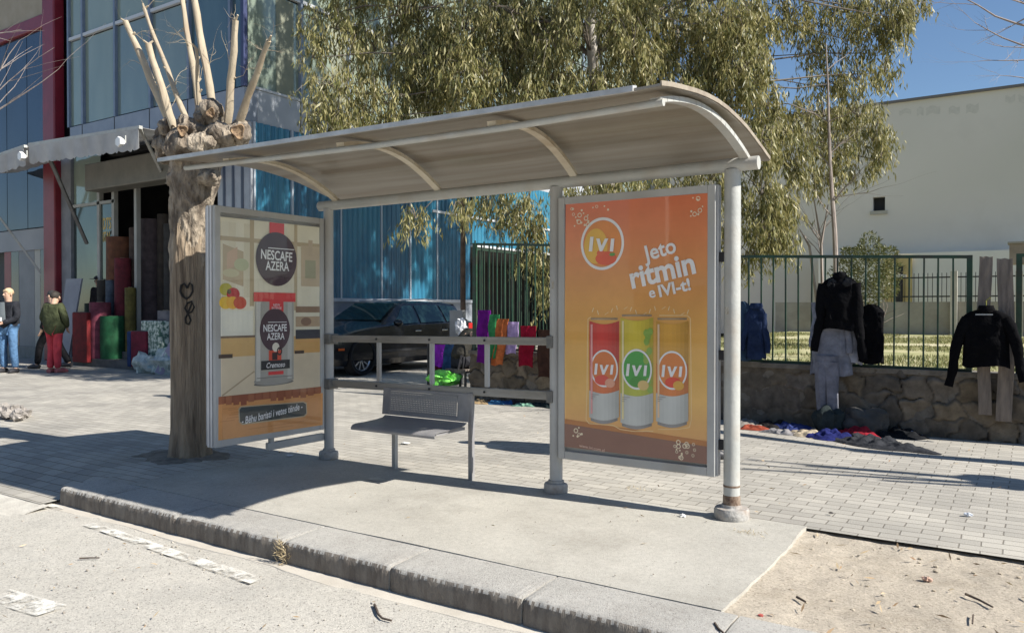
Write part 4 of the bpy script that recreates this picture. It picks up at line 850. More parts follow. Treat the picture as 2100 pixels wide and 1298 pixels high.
def fence(label, x0, x1, zt0, zt1, zb0, zb1, n, y=WY + .06, over=0):
    t = thing('railing', label, 'fence', ((x0 + x1) / 2, y, zb0), 'green railings on the stone wall')
    for (za, zb_, hh) in ((zt0, zt1, .032), (zb0, zb1, .03)):
        m = MB(); m.bar((x0, y, za), (x1, y, zb_), .03, hh); m.build('rail', gpaint, t)
    for x, za, zb_ in ((x0, zb0, zt0), (x1, zb1, zt1)):
        m = MB(); m.box((x - .025, y - .025, .62), (x + .025, y + .025, (zt0 if x == x0 else zt1) + .016)); m.build('post', gpaint, t)
    for i in range(1, n):
        x = x0 + (x1 - x0) * i / n + rnd.uniform(-.006, .006); u = (x - x0) / (x1 - x0); m = MB(); a_ = rnd.uniform(-.006, .006)
        m.bar((x, y, zb0 + (zb1 - zb0) * u + .015), (x + a_, y, zt0 + (zt1 - zt0) * u - .016 + over), .016, .016); m.build('bar', gpaint, t)
    return t
fence('green railing panel behind the right advert box and along the grass', -1.95, 1.03, 1.90, 1.79, .70, .67, 22)
fence('tall green railing panel seen through the shelter above the coloured cloths', -4.98, -2.02, 2.18, 2.02, .72, .70, 24, over=.0)
fence('green railing panel at the right edge beside the wooden posts', 1.44, 4.2, 1.79, 1.75, .66, .64, 20)
t = thing('railing', 'tall green railing running back from the wall end along the left side of the yard', 'fence', (-5.0, 7, .6), 'green railings on the stone wall')
for z in (.70, 2.12): m = MB(); m.bar((-5.04, 4.3, z), (-5.04, 10.4, z), .03, .03); m.build('rail', mat('shaded_rail_paint', (.008, .022, .014), (.016, .04, .024), scale=9, rough=.6), t)  # railing green darkened in its colour so the bars look shaded
for i in range(56): y = 4.3 + .11 * i; m = MB(); m.box((-5.048, y - .008, .715), (-5.032, y + .008, 2.105 if i % 2 else 2.24)); m.build('bar', MATS['shaded_rail_paint'], t)
m = MB(); m.box((-5.15, 4.45, 0), (-4.97, 10.5, .66)); m.build('base_wall', MATS['coping'], t)
woodp = mat('grey_wood', (.13, .11, .095), (.24, .20, .165), scale=6, rough=.95, bump=.6, bscale=14, stretch=(4, 4, .5))
for (xa, xb, yt, yb, lab) in ((2006, 2031, 527, 838, 'left weathered wooden post behind the black sweater'), (2047, 2078, 531, 852, 'right broader wooden post behind the black sweater')):
    A, B = pl(xa, yt, 1, WY - .10), pl(xb, yb, 1, WY - .10); t = MB()
    t.sheet(lambda u, v: (A.x + (B.x - A.x) * u + .012 * math.sin(v * 6 + xa), WY - .115 + .01 * fbm(u * 4, v * 6, 1, xa), B.z - .06 + (A.z + .02 * fbm(u * 5, 0, 1, 3) - B.z + .06) * v), 4, 20, .05, (0, -1, 0))
    tag(t.build('wooden_post', woodp, smooth=False), lab, 'post', 'wooden posts at the railing gap')

# ================================================================ BACKGROUND BUILDINGS
wallm = mat('pale_render', (.64, .60, .55), (.71, .67, .615), scale=.5, rough=.95, bump=.15, bscale=6, c3=(.52, .50, .44), s3=.25, f3=.7)
bw = thing('rendered_building', 'large plain beige rendered building with one small dark window', 'building', (5, 25, .5))
tl, tr_ = pl(1700, 226, 1, 25), pl(2100, 180, 1, 25); wn0, wn1 = pl(1790, 405, 1, 25), pl(1815, 432, 1, 25)
xl, xr = tl.x - 6, 26
m = MB()
def rect(x0, x1, z0, z1): m.box((x0, 25, z0), (x1, 25.4, z1))
rect(xl, wn0.x, .3, 8.28); rect(wn1.x, xr, .3, 8.28); rect(wn0.x, wn1.x, .3, wn1.z); rect(wn0.x, wn1.x, wn0.z, 8.28); m.box((xl, 25.4, .3), (xr, 40, 8.2)); m.build('wall', wallm, bw)
m = MB(); m.box((wn0.x, 25.25, wn1.z), (wn1.x, 25.3, wn0.z)); m.build('window', dark, bw); m = MB(); m.box((wn0.x - .08, 24.93, wn1.z - .12), (wn1.x + .08, 25.0, wn1.z)); m.build('sill', mat('sill_grey', (.4, .38, .33), rough=.9), bw)
m = MB(); m.box((xl - .1, 24.9, 8.28), (xr, 40, 8.36)); m.build('roof_edge', mat('roof_edge', (.16, .15, .15), rough=.8), bw)
stain = MB(); r8 = random.Random(5)
for i in range(22):
    x = tl.x - 1 + i * .62 * r8.uniform(.9, 1.1); z = 8.05 - r8.random() * .14; stain = MB(); w5 = r8.uniform(.2, .42); h5 = r8.uniform(.14, .28); stain.sheet(lambda u, v, x=x, z=z: (x + w5 * u, 24.997 - .0005 * (i % 3), z - h5 * v + .04 * math.sin(u * 7 + x)), 6, 2, .003, (0, -1, 0))
    stain.build('stain', mat('stain_patch', (.56, .53, .48), (.62, .59, .54), scale=8, rough=.95), bw)
lb = pl(1850, 520, 1, 24.2)
m = MB(); m.box((-4.6, 24.2, .3), (xr, 25, lb.z)); m.build('ground_floor', mat('pale_render_low', (.72, .70, .64), (.80, .78, .72), scale=.6, rough=.95), bw)
d0, d1_ = pl(1832, 545, 1, 24.15), pl(1862, 632, 1, 24.15)
m = MB(); m.box((d0.x - .25, 24.13, .4), (d1_.x + .12, 24.19, 3.0)); dr = m.build('yellow_surround', mat('ochre', (.50, .38, .16), (.56, .44, .2), scale=3, rough=.9), bw)
m = MB(); m.box((d0.x + .1, 24.08, .6), (d1_.x - .15, 24.12, d0.z)); m.build('door', dark, dr)
m = MB(); m.box((d0.x + .02, 24.06, d0.z - .42), (d1_.x - .05, 24.10, d0.z - .30)); m.build('lintel', mat('door_lintel', (.6, .58, .52), rough=.9), dr)
t = thing('chimney_box', 'brownish square box above the yard wall at the right edge', 'roof box', pl(2088, 520, 1, 20)); p0, p1 = pl(2070, 500, 1, 20), pl(2112, 541, 1, 20)
m = MB(); m.box((p0.x, 20, p1.z), (p1.x, 20.5, p0.z)); m.build('box', mat('brown_box', (.22, .18, .15), (.3, .25, .21), scale=3, rough=.9), t, bevel=.01); m = MB(); m.box((p0.x - .04, 19.96, p0.z), (p1.x, 20.54, p0.z + .05)); m.build('lid', mat('brown_lid', (.3, .28, .25), rough=.9), t)
m = MB(); m.tube([(p0.x + .2, 20.25, .5), (p0.x + .2, 20.25, p1.z)], .04, 8); m.build('pole', woodp, t)
# far yard wall with black railing and concrete posts
fw_ = thing('yard_wall', 'grey concrete boundary wall with thin black railing across the far side of the yard', 'wall', (0, 22, .5))
zt = pl(1900, 619, 1, 22).z; m = MB(); m.box((-5.5, 22, .3), (20, 22.2, zt)); m.build('wall', mat('grey_block', (.27, .25, .22), (.36, .34, .30), scale=1.5, rough=.95, c3=(.2, .17, .14), s3=.8), fw_)
zr = pl(1900, 569, 1, 22).z; zm = pl(1900, 608, 1, 22).z; za_ = pl(1900, 560, 1, 22).z
blk = mat('black_iron', (.02, .02, .02), rough=.6)
for z in (zr, zm): m = MB(); m.box((-2.6, 22.08, z - .02), (20, 22.12, z + .02)); m.build('rail', blk, fw_)
for i in range(58):
    x = -2.5 + i * .125
    m = MB(); m.box((x - .008, 22.085, zt), (x + .008, 22.115, za_)); m.build('bar', blk, fw_)
for px_ in (1956, 2090):
    x = pl(px_, 600, 1, 21.9).x; m = MB(); m.box((x - .09, 21.86, .3), (x + .09, 22.0, pl(px_, 556, 1, 21.9).z)); m.build('concrete_post', mat('post_pale', (.45, .42, .37), (.52, .49, .44), scale=4, rough=.9), fw_)
# slatted brown fence and pale strip at the left part of the yard
sf = thing('slat_fence', 'brown slatted fence beyond the yard left of the bush', 'fence', (-5, 26, .5))
x0, x1 = pl(1500, 600, 1, 26).x - 3, pl(1664, 600, 1, 26).x; z0, z1 = pl(1600, 634, 1, 26).z, pl(1600, 582, 1, 26).z
r9 = random.Random(2); i = 0; x = x0
brs = [mat('slat_%d' % k, c, tuple(q * 1.3 for q in c), scale=3, rough=.9) for k, c in enumerate(((.20, .12, .07), (.26, .17, .10), (.16, .11, .07), (.24, .10, .07), (.15, .16, .09)))]
mbs = [MB() for _ in brs]
while x < x1: mbs[r9.randrange(5)].box((x, 26 + r9.random() * .02, z0), (x + .10, 26.05, z1 + r9.uniform(-.05, .05))); x += .125
for k, q in enumerate(mbs): q.build('slats', brs[k], sf)
m = MB(); m.box((x0, 25.98, z1 + .02), (x1, 26.1, z1 + .12)); m.build('top_rail', mat('pale_rail', (.55, .52, .46), rough=.9), sf)
m = MB(); m.box((x0 - 3, 25.4, .3), (x1 + .3, 26.2, z0)); tag(m.build('pale_kerb_wall', mat('pale_low_wall', (.62, .57, .48), (.70, .65, .55), scale=2, rough=.95)), 'low pale wall under the brown slatted fence', 'wall')
# brownish building far behind at left of the beige one
t = thing('far_building', 'dull pinkish grey building far behind the eucalyptus', 'building', (-16, 40, 0))
m = MB(); m.box((-34, 40, 0), (xl - 3.2, 52, 13.0)); m.build('wall', mat('pinkish_render', (.40, .36, .32), (.46, .42, .37), scale=.4, rough=.95), t)
for ix in range(8):
    for iz in range(3):
        x = -32 + ix * 2.2
        if x < xl - 5: m = MB(); m.box((x, 39.97, 2 + iz * 3.4), (x + 1.1, 39.99, 3.6 + iz * 3.4)); m.build('window', pg[2], t)
m = MB(); m.box((-34.3, 39.7, 13.0), (xl - 3.1, 52, 13.3)); m.build('roof', mat('roof_edge', (.16, .15, .15)), t)

# ================================================================ TREES
def island_mat(nm, cols, rough=.5, trans=.3, spec=.4):
    m = bpy.data.materials.new(nm); m.use_nodes = True; N = m.node_tree.nodes; L = m.node_tree.links; b = N['Principled BSDF']; b.inputs['Roughness'].default_value = rough; b.inputs['Specular IOR Level'].default_value = spec
    g = N.new('ShaderNodeNewGeometry'); r = N.new('ShaderNodeValToRGB'); el = r.color_ramp.elements
    for i, c in enumerate(cols):
        e_ = el[i] if i < 2 else el.new(1); e_.position = i / (len(cols) - 1); e_.color = (*c, 1)
    L.new(g.outputs['Random Per Island'], r.inputs[0]); L.new(r.outputs[0], b.inputs['Base Color'])
    t = N.new('ShaderNodeBsdfTranslucent'); L.new(r.outputs[0], t.inputs[0]); ms = N.new('ShaderNodeMixShader'); ms.inputs[0].default_value = trans
    L.new(b.outputs[0], ms.inputs[1]); L.new(t.outputs[0], ms.inputs[2]); L.new(ms.outputs[0], N['Material Output'].inputs[0]); return m
def leaves_obj(name, V, mt, parent):
    "V: (n,4,3) array of leaf quads"
    n = len(V); off = np.array(WORLD[parent.name]); me = bpy.data.meshes.new(name); me.vertices.add(n * 4); me.vertices.foreach_set('co', (V - off).reshape(-1).astype(np.float32))
    me.loops.add(n * 4); me.loops.foreach_set('vertex_index', np.arange(n * 4, dtype=np.int32)); me.polygons.add(n); me.polygons.foreach_set('loop_start', np.arange(0, n * 4, 4, dtype=np.int32)); me.update(); me.validate()
    me.materials.append(mt); o = bpy.data.objects.new(name, me); SC.collection.objects.link(o); o.parent = parent; WORLD[o.name] = Vector(off); return o
def leaf_quads(P, D, L, W, rs):
    "rhombic leaves: base P, unit direction D, length L, width W"
    n = len(P); rv = rs.normal(size=(n, 3)); S = np.cross(D, rv); S /= np.linalg.norm(S, axis=1, keepdims=True) + 1e-9
    mid = P + D * (L * .45)[:, None]; a = mid + S * (W / 2)[:, None]; b = mid - S * (W / 2)[:, None]; t = P + D * L[:, None]
    return np.stack([P, a, t, b], 1)
bark = mat('pale_bark', (.46, .42, .37), (.60, .57, .52), scale=3, rough=.9, bump=.4, bscale=18, stretch=(1, 1, .35), c3=(.22, .17, .13), s3=2.2, f3=.9)
# eucalyptus -------------------------------------------------------
base = dp(1262, 640, 12.6); base.z = .5
eu = thing('eucalyptus_tree', 'big eucalyptus with drooping olive leaves and pale bark filling the sky behind the shelter', 'tree', base)
top = dp(1205, -160, 12.3); k1 = dp(1240, 300, 12.5); k2 = dp(1215, 120, 12.4); k3 = dp(1212, 0, 12.3)
m = MB(); m.tube([base - Vector((0, 0, .3)), base + Vector((0, 0, .4)), k1, k2, k3, top], [.24, .18, .13, .085, .07, .05], 14, jit=.12); trunk = m.build('trunk', bark, eu, smooth=True)
# crown masses: photo x, y, half width, half height, distance, density
CL = [(690, 60, 60, 55, 12.2, .9), (640, 120, 26, 60, 12.0, .4), (700, 190, 72, 60, 12.0, 1), (665, 245, 50, 32, 11.8, 1), (770, 110, 62, 70, 12.5, .8), (790, 215, 66, 48, 12.2, 1), (730, 255, 60, 24, 12.0, 1),
      (860, 45, 75, 60, 12.9, 1.2), (880, 130, 75, 70, 12.4, 1.5), (860, 210, 60, 40, 12.6, 1), (950, 60, 70, 65, 12.2, 1.5), (960, 150, 70, 65, 12.0, 1.5), (1010, 200, 50, 30, 12.4, .7),
      (1040, 40, 62, 60, 12.6, 1.5), (1060, 130, 60, 55, 12.4, 1.4), (1110, 60, 55, 70, 13.0, 1.5), (1130, 165, 60, 40, 12.1, 1.3), (1080, 200, 60, 30, 11.9, 1.2),
      (1190, 70, 34, 60, 13.4, .5), (1240, 165, 45, 28, 12.0, 1), (1270, 90, 50, 60, 12.9, 1.0), (1300, 30, 55, 50, 12.4, 1.3), (1330, 140, 60, 50, 12.2, 1.4),
      (1390, 60, 55, 65, 12.6, 1.1), (1450, 140, 60, 55, 12.4, 1.2), (1400, 190, 50, 30, 12.0, 1.1), (1480, 50, 60, 60, 12.0, 1.5), (1540, 60, 55, 65, 12.3, 1.4), (1520, 150, 60, 55, 12.0, 1.5), (1560, 190, 45, 40, 12.6, .9), (1480, 215, 60, 30, 12.4, 1.1),
      (1620, 30, 55, 45, 13.0, .9), (1660, 60, 55, 40, 13.4, .5), (1740, 25, 60, 38, 13.2, 1.0), (1810, 25, 55, 36, 13.2, 1.0), (1860, 15, 40, 22, 13.2, .8), (1760, 90, 50, 30, 13.4, .45), (1835, 60, 42, 30, 13.3, .7), (1850, 40, 30, 25, 13.0, .5),
      (1670, 110, 45, 34, 13.6, .5), (1800, 110, 35, 30, 13.6, .35), (1580, 240, 44, 34, 12.4, .9), (1640, 235, 36, 26, 13.2, .55), (1690, 180, 60, 30, 13.4, .6), (1760, 165, 55, 32, 13.2, .65), (1815, 150, 34, 22, 13.3, .5),
      (1560, 300, 48, 50, 12.0, 1.2), (1620, 290, 55, 42, 12.6, 1.0), (1690, 240, 48, 40, 13.0, .8), (1760, 240, 55, 34, 13.0, 1.0), (1720, 300, 45, 36, 12.8, .65), (1790, 290, 42, 34, 13.0, .8), (1805, 330, 26, 26, 13.0, .6), (1640, 345, 44, 34, 12.6, .8), (1700, 370, 34, 34, 13.0, .5),
      (1560, 400, 46, 52, 12.0, 1.25), (1610, 430, 40, 40, 12.2, 1.1), (1570, 480, 50, 34, 12.0, 1.15), (1600, 500, 36, 26, 12.0, .9), (1545, 530, 26, 30, 12.0, .6), (1725, 345, 30, 20, 13.2, .5),
      (1000, 410, 60, 30, 12.4, .7), (1070, 440, 50, 50, 12.2, 1.1), (1100, 500, 30, 60, 12.2, 1.0), (1110, 590, 16, 40, 12.4, .6), (950, 430, 20, 16, 12.0, .7), (852, 448, 24, 22, 11.6, .9), (1200, 390, 70, 24, 12.2, 1), (1320, 370, 90, 26, 12.0, 1.1), (1450, 370, 60, 50, 12.0, 1.1),
      (1200, 480, 60, 60, 12.6, .8), (1340, 460, 80, 60, 12.4, .8), (1450, 480, 60, 60, 12.2, .8),
      # above the picture and on the far side: the same crown seen from elsewhere, casting its shade
      (760, -80, 90, 60, 12.4, 1), (900, -90, 100, 70, 12.6, 1.2), (1050, -110, 110, 80, 12.2, 1.2), (1220, -120, 110, 80, 12.6, 1.2), (1390, -100, 110, 80, 12.4, 1.2), (1560, -90, 100, 70, 12.6, 1.1), (1720, -80, 90, 60, 13, .9),
      (1000, 60, 120, 90, 14.2, 1.1), (1150, 10, 120, 100, 14.6, 1.1), (1330, 40, 120, 100, 14.4, 1.1), (1480, 90, 110, 100, 14.2, 1), (900, 150, 100, 80, 14.0, .9), (1120, 160, 110, 70, 14.2, .9), (1300, 200, 100, 60, 14.2, .8),
      (700, -10, 60, 40, 12.4, .9), (640, 40, 30, 30, 12.2, .35), (820, -20, 80, 50, 12.3, 1.1), (1165, 30, 34, 60, 11.8, .8), (1262, 40, 34, 60, 11.8, .8), (1215, 175, 50, 24, 11.8, .6), (1140, 100, 40, 50, 11.8, .5), (1210, -40, 70, 50, 11.8, 1.0), (1300, 90, 50, 50, 11.8, .5), (1060, 30, 60, 50, 11.9, .4)]
for q in range(22):  # more unseen leaf masses, added for shade on the blue wall
    CL.append((820 + 42 * q + 60 * math.sin(q * 2.3), -215 - 150 * abs(math.sin(q * 1.9)), 110, 80, 12.6 + 1.6 * math.sin(q * 1.3), .55))
CL = [c + (None,) for c in CL]
rq = random.Random(21)
for q in range(43):                                           # unseen leaf masses added above the frame to dapple the blue wall
    CL.append((0, 0, 90, 70, 14.5, 1.0, Vector((rq.uniform(-7.5, -.5), rq.uniform(6.2, 14.5), rq.uniform(8.2, 11.6)))))
rs = np.random.RandomState(12); VV_ = []; tw = MB(); ctr = [k1, k2, k3, top]
for ci, (px_, py_, rx, ry, d, den, cw) in enumerate(CL):
    c = cw if cw else dp(px_, py_, d); wx_, wz_ = rx * d / FPX, ry * d / FPX; wd = min(wx_, .9) * .9
    big = 2.0 if cw else 1.0; n = int((62 if cw else 56) * den * (wx_ * wz_ / .16) ** .8 * (.6 if d > 13.9 or py_ < -60 else 1) * (.42 if cw else 1)) + 4
    for k in range(n):
        q = rs.normal(size=3); q /= np.linalg.norm(q); q *= rs.uniform(.25, 1.0) ** .5
        s0 = c + _r * float(q[0] * wx_) + _f * float(q[1] * wd) + Vector((0, 0, float(q[2] * wz_) + .12))
        ln = rs.uniform(.22, .55); out = Vector((rs.normal() * .35, rs.normal() * .35, -1)).normalized(); e_ = s0 + out * ln
        nl = rs.randint(16, 28); t = rs.uniform(0, 1, nl); P = np.array(s0)[None] + np.array(out)[None] * (t * ln)[:, None] + rs.normal(size=(nl, 3)) * .035
        D = np.stack([rs.normal(size=nl) * .38, rs.normal(size=nl) * .38, -np.ones(nl)], 1); D /= np.linalg.norm(D, axis=1, keepdims=True)
        VV_.append(leaf_quads(P, D, rs.uniform(.07, .17, nl) * big, rs.uniform(.014, .030, nl) * big, rs))
        if k % 7 == 0: tw.tube([c, (c + s0) / 2 + Vector((0, 0, .06)), s0, e_], [.010, .008, .005, .002], 4, cap=False)
    if ci % 2 == 0 or den < .7:
        a_ = min(ctr, key=lambda p: (p - c).length + 2 * max(0, p.z - c.z + .6)); mid = (a_ + c) / 2 + Vector((0, 0, .35 + .1 * (a_ - c).length * rs.uniform(.3, 1)))
        r0 = .010 + .0045 * (c - a_).length; w1 = Vector(tuple(rs.normal(size=3) * .12)); w2 = Vector(tuple(rs.normal(size=3) * .14)); tw.tube([a_, a_ * .75 + mid * .25 + Vector((0, 0, .22)) + w1, a_ * .4 + mid * .6 + Vector((0, 0, .12)) + w2, mid + w1, mid * .45 + c * .55 - w2 * .5, c], [r0, r0 * .85, r0 * .65, r0 * .5, r0 * .35, .006], 6, jit=.1)
VV_ = np.concatenate(VV_); print('leaves', len(VV_))
tw.build('limb', mat('limb_bark', (.09, .07, .055), (.22, .19, .155), scale=3, rough=.9, bump=.3, bscale=20), eu, smooth=True)
leafm = island_mat('eucalyptus_leaf', [(.065, .080, .026), (.16, .16, .052), (.28, .255, .10), (.40, .35, .155), (.21, .21, .072), (.51, .45, .25)], rough=.45, trans=.34)
leaves_obj('crown', VV_, leafm, eu)

def branch(m, p, d, ln, r, lv, rs, droop=0, spread=.5, twist=.25):
    n = 5; pts = [p.copy()]; q = p.copy(); dd = d.copy()
    for i in range(n):
        dd = (dd + Vector((rs.normal() * twist * .4, rs.normal() * twist * .4, rs.normal() * twist * .4 - droop))).normalized(); q = q + dd * (ln / n); pts.append(q.copy())
    m.tube(pts, [r * (1 - .7 * i / n) for i in range(n + 1)], 6 if r > .01 else 4, cap=False)
    if lv > 0:
        for k in range(rs.randint(3, 6)):
            i = rs.randint(1, n + 1); nd = (dd + Vector((rs.normal() * spread, rs.normal() * spread, rs.normal() * spread * .7))).normalized()
            branch(m, pts[i], nd, ln * rs.uniform(.45, .7), r * (1 - .7 * i / n) * .62, lv - 1, rs, droop, spread, twist)
graybark = mat('grey_bark', (.20, .16, .14), (.34, .29, .26), scale=6, rough=.9, bump=.4, bscale=30, stretch=(1, 1, .4))
# slender bare tree behind the railing
rb = np.random.RandomState(3); p = pl(1722, 560, 1, 8.6); p.z = .5
bt = thing('bare_tree', 'slender leafless young tree behind the railing in front of the beige wall', 'tree', p)
pts = [p] + [pl(x, y, 1, 8.6) for x, y in ((1712, 480), (1703, 350), (1700, 270), (1698, 180), (1694, 90))]
m = MB(); m.tube(pts, [.045, .038, .028, .022, .016, .008], 8); m.build('trunk', graybark, bt, smooth=True)
m = MB()
for (i, x, y, r_) in ((1, 1780, 400, .014), (2, 1640, 270, .014), (2, 1760, 310, .010), (1, 1655, 420, .010), (3, 1640, 220, .010), (3, 1775, 250, .010), (1, 1850, 450, .008), (4, 1740, 120, .008)):
    e_ = pl(x, y, 1, 8.6 + rb.uniform(-.5, .5)); d = (e_ - pts[i]); branch(m, pts[i] + (pts[i + 1] - pts[i]) * rb.rand() * .7, d.normalized(), d.length, r_, 1, rb, 0, .3, .25)
m.build('branch', graybark, bt, smooth=True)
p = pl(1690, 600, 1, 9.5); p.z = .5; bt2 = thing('bare_tree', 'thin forked leafless sapling left of the tallest bare one behind the railing', 'tree', p)
m = MB()
for (x, y, x2, y2) in ((1684, 500, 1668, 400), (1684, 500, 1698, 420), (1660, 505, 1640, 470)): m.tube([p, pl(x, y, 1, 9.5), pl(x2, y2, 1, 9.5)], [.03, .022, .008], 6)
for k in range(7): branch(m, pl(1684 + rb.uniform(-5, 5), 500 + rb.uniform(-30, 50), 1, 9.5), Vector((rb.normal() * .6, rb.normal() * .3, 1)).normalized(), .8, .008, 1, rb, 0, .4)
m.build('branch', graybark, bt2, smooth=True)
# bare trees standing outside the frame, reaching in with their twigs
def outer_bare(label, root, limbs, seed, r0=.02, lv=2):
    rb = np.random.RandomState(seed); t = thing('bare_tree', label, 'tree', root); m = MB(); h = Vector(root)
    m.tube([h, h + Vector((.05, .05, 1.6)), h + Vector((.0, .1, 3.0))], [.14, .11, .09], 12, jit=.1); m.build('trunk', graybark, t, smooth=True); s0 = h + Vector((0, .1, 2.95))
    for (a_, b_, r_) in limbs:
        m = MB(); m.tube([s0, (s0 * 2 + a_) / 3 + Vector((0, 0, .25)), a_], [.05, .035, r_], 7); d = b_ - a_; branch(m, a_, d.normalized(), d.length, r_, lv, rb, 0, .42, .22); m.build('branch', graybark, t, smooth=True)
    return t
outer_bare('leafless tree whose twigs reach in at the top right corner', (3.9, 3.2, 0), [(dp(2170, 60, 7.6), dp(1960, 10, 7.6), .014), (dp(2150, 110, 7.4), dp(1990, 60, 7.6), .011), (dp(2160, 30, 7.6), dp(2030, -60, 7.2), .011), (dp(2160, 170, 7.4), dp(2040, 165, 7.4), .008), (dp(2140, 120, 7.8), dp(2010, 130, 7.8), .008)], 8)
m_b = [(dp(-70, 225, 6.4), dp(82, 120, 6.5), .0085), (dp(-60, 262, 6.4), dp(118, 135, 6.5), .0085), (dp(-40, 222, 6.4), dp(108, 92, 6.5), .005), (dp(-50, 78, 6.2), dp(36, 42, 6.2), .007)]
outer_bare('leafless tree whose pale twigs reach in at the left edge', (-9.6, -2.2, 0), m_b, 5, lv=1)
# pollarded street tree -------------------------------------------
polb = mat('pollard_bark', (.14, .112, .085), (.46, .39, .30), scale=13, rough=.95, bump=1, bscale=26, stretch=(1, 1, .4), c3=(.075, .055, .04), s3=6, dist=.06, detail=10, f3=.9)
smoothb = mat('bare_wood', (.24, .185, .13), (.40, .32, .23), scale=7, rough=.9, bump=1, bscale=20, stretch=(2.5, 2.5, .22), c3=(.11, .08, .055), s3=6, dist=.045, detail=10, f3=.8)
shootm = mat('pale_shoot', (.33, .27, .19), (.47, .40, .29), scale=4, rough=.85, bump=.3, bscale=25, stretch=(1, 1, .5), c3=(.34, .26, .18), s3=6)
PY_ = -.57
def pq(x, y, dy=0): return pl(x, y, 1, PY_ + dy)
def pollard(label):
    t = thing('pollard_tree', label, 'tree', (-4.6, PY_, 0), 'pruned street trees')
    prof_ = [(390, 952, .20), (390, 925, .175), (390, 880, .155), (389, 780, .150), (388, 700, .150), (388, 600, .148), (389, 520, .150), (390, 470, .155), (393, 430, .165), (398, 395, .185), (402, 370, .20), (404, 345, .19), (409, 318, .21), (414, 295, .26), (418, 272, .24), (420, 258, .13)]
    P_, R_ = [], []
    for i in range(len(prof_) - 1):
        for k in range(9):
            t_ = k / 9; a_, b_ = prof_[i], prof_[i + 1]; P_.append(pq(a_[0] + (b_[0] - a_[0]) * t_, a_[1] + (b_[1] - a_[1]) * t_)); R_.append((a_[2] + (b_[2] - a_[2]) * t_) * 1.0)
    n = 64; vs = []; fs = []
    for i, (p, r_) in enumerate(zip(P_, R_)):
        for j in range(n):
            a_ = 2 * math.pi * j / n; d = Vector((math.cos(a_), math.sin(a_), 0)); z = p.z; rough = max(0, min(1, (z - 1.55) / .35))
            k = 1 + (.04 + .13 * rough) * noise.fractal(Vector((d.x * 2.2, d.y * 2.2, z * 1.6)), 1, 2, 3) + .13 * rough * noise.fractal(Vector((d.x * 5, d.y * 5, z * 7)), 1, 2, 4) + (.035 + .04 * rough) * noise.fractal(Vector((d.x * 13, d.y * 13, z * 4)), 1, 2, 3)
            k += .03 * math.sin(a_ * 3 + z)
            vs.append(p + d * r_ * k)
    for i in range(len(P_) - 1):
        for j in range(n): j2 = (j + 1) % n; fs.append((i * n + j, i * n + j2, (i + 1) * n + j2, (i + 1) * n + j))
    fs.append(tuple((len(P_) - 1) * n + j for j in range(n)))
    m = MB(); m.add(vs, fs)
    for q, f in enumerate(fs):
        zc = sum(vs[i].z for i in f) / len(f); m.m[q] = 1 if zc < 1.60 + .10 * math.sin(q % n * .4) + (.30 if (q % n) > 46 else 0) else 0
    tr = m.build('trunk', [polb, smoothb], t, smooth=True, auto=R(80))
    burl = [(345, 292, .0, (.17, .2, .22)), (352, 262, -.05, (.13, .13, .12)), (385, 262, -.16, (.16, .15, .15)), (378, 300, -.18, (.2, .16, .15)), (428, 250, -.02, (.16, .18, .20)), (440, 232, -.06, (.13, .13, .15)), (420, 290, -.2, (.17, .15, .14)), (455, 280, -.06, (.17, .17, .16)), (490, 276, .0, (.14, .14, .13)), (495, 262, .02, (.09, .09, .10)), (400, 290, .2, (.25, .2, .2)), (338, 310, -.02, (.10, .11, .13)), (465, 300, .08, (.16, .16, .14)), (368, 365, -.1, (.16, .12, .10)), (430, 362, -.05, (.17, .14, .10))]
    for k, (x, y, dy, rr) in enumerate(burl):
        c = pq(x, y, dy); m = MB(); rr = tuple(q * .72 for q in rr); m.ball(c, rr, 30, 0, k); vs = []
        for v in m.v:
            v = Vector(v); d = v - c; q = 1 + .42 * noise.fractal(d * 5 + Vector((k * 3, 0, 0)), 1, 2, 4) + .16 * noise.fractal(Vector((d.x * 24, d.y * 24, d.z * 10)), 1, 2, 3) - .12 * abs(noise.noise(d * 11)); vs.append(tuple(c + d * q))
        m.v = vs; m.build('burl', polb, t, smooth=True, auto=R(80))
    for k, (x, y, dy, ra) in enumerate(((374, 268, -.28, .034), (488, 270, -.12, .045), (432, 232, -.15, .030), (352, 296, -.15, .034), (356, 266, -.14, .026))):
        c = pq(x, y, dy); m = MB(); d = (CAM - c).normalized(); e1 = d.cross(Vector((0, 0, 1))).normalized(); e2 = e1.cross(d)
        ring = [(0, .0), (.45, -.004), (.8, .004), (1, .012), (1.12, .0), (1.2, -.05)]; vs = []; fs = []
        for (q, h_) in ring:
            for j in range(18): a_ = 2 * math.pi * j / 18; rr_ = ra * q * (1 + .2 * math.sin(a_ * 3 + k)); vs.append(c + e1 * math.cos(a_) * rr_ + e2 * math.sin(a_) * rr_ * 1.15 + d * h_)
        for i in range(5):
            for j in range(18): fs.append((i * 18 + j, i * 18 + (j + 1) % 18, (i + 1) * 18 + (j + 1) % 18, (i + 1) * 18 + j))
        m.add(vs, fs); m.build('cut_scar', mat('scar_wood', (.34, .23, .13), (.15, .10, .065), scale=26, rough=.9, bump=.6, bscale=50), t, smooth=True)
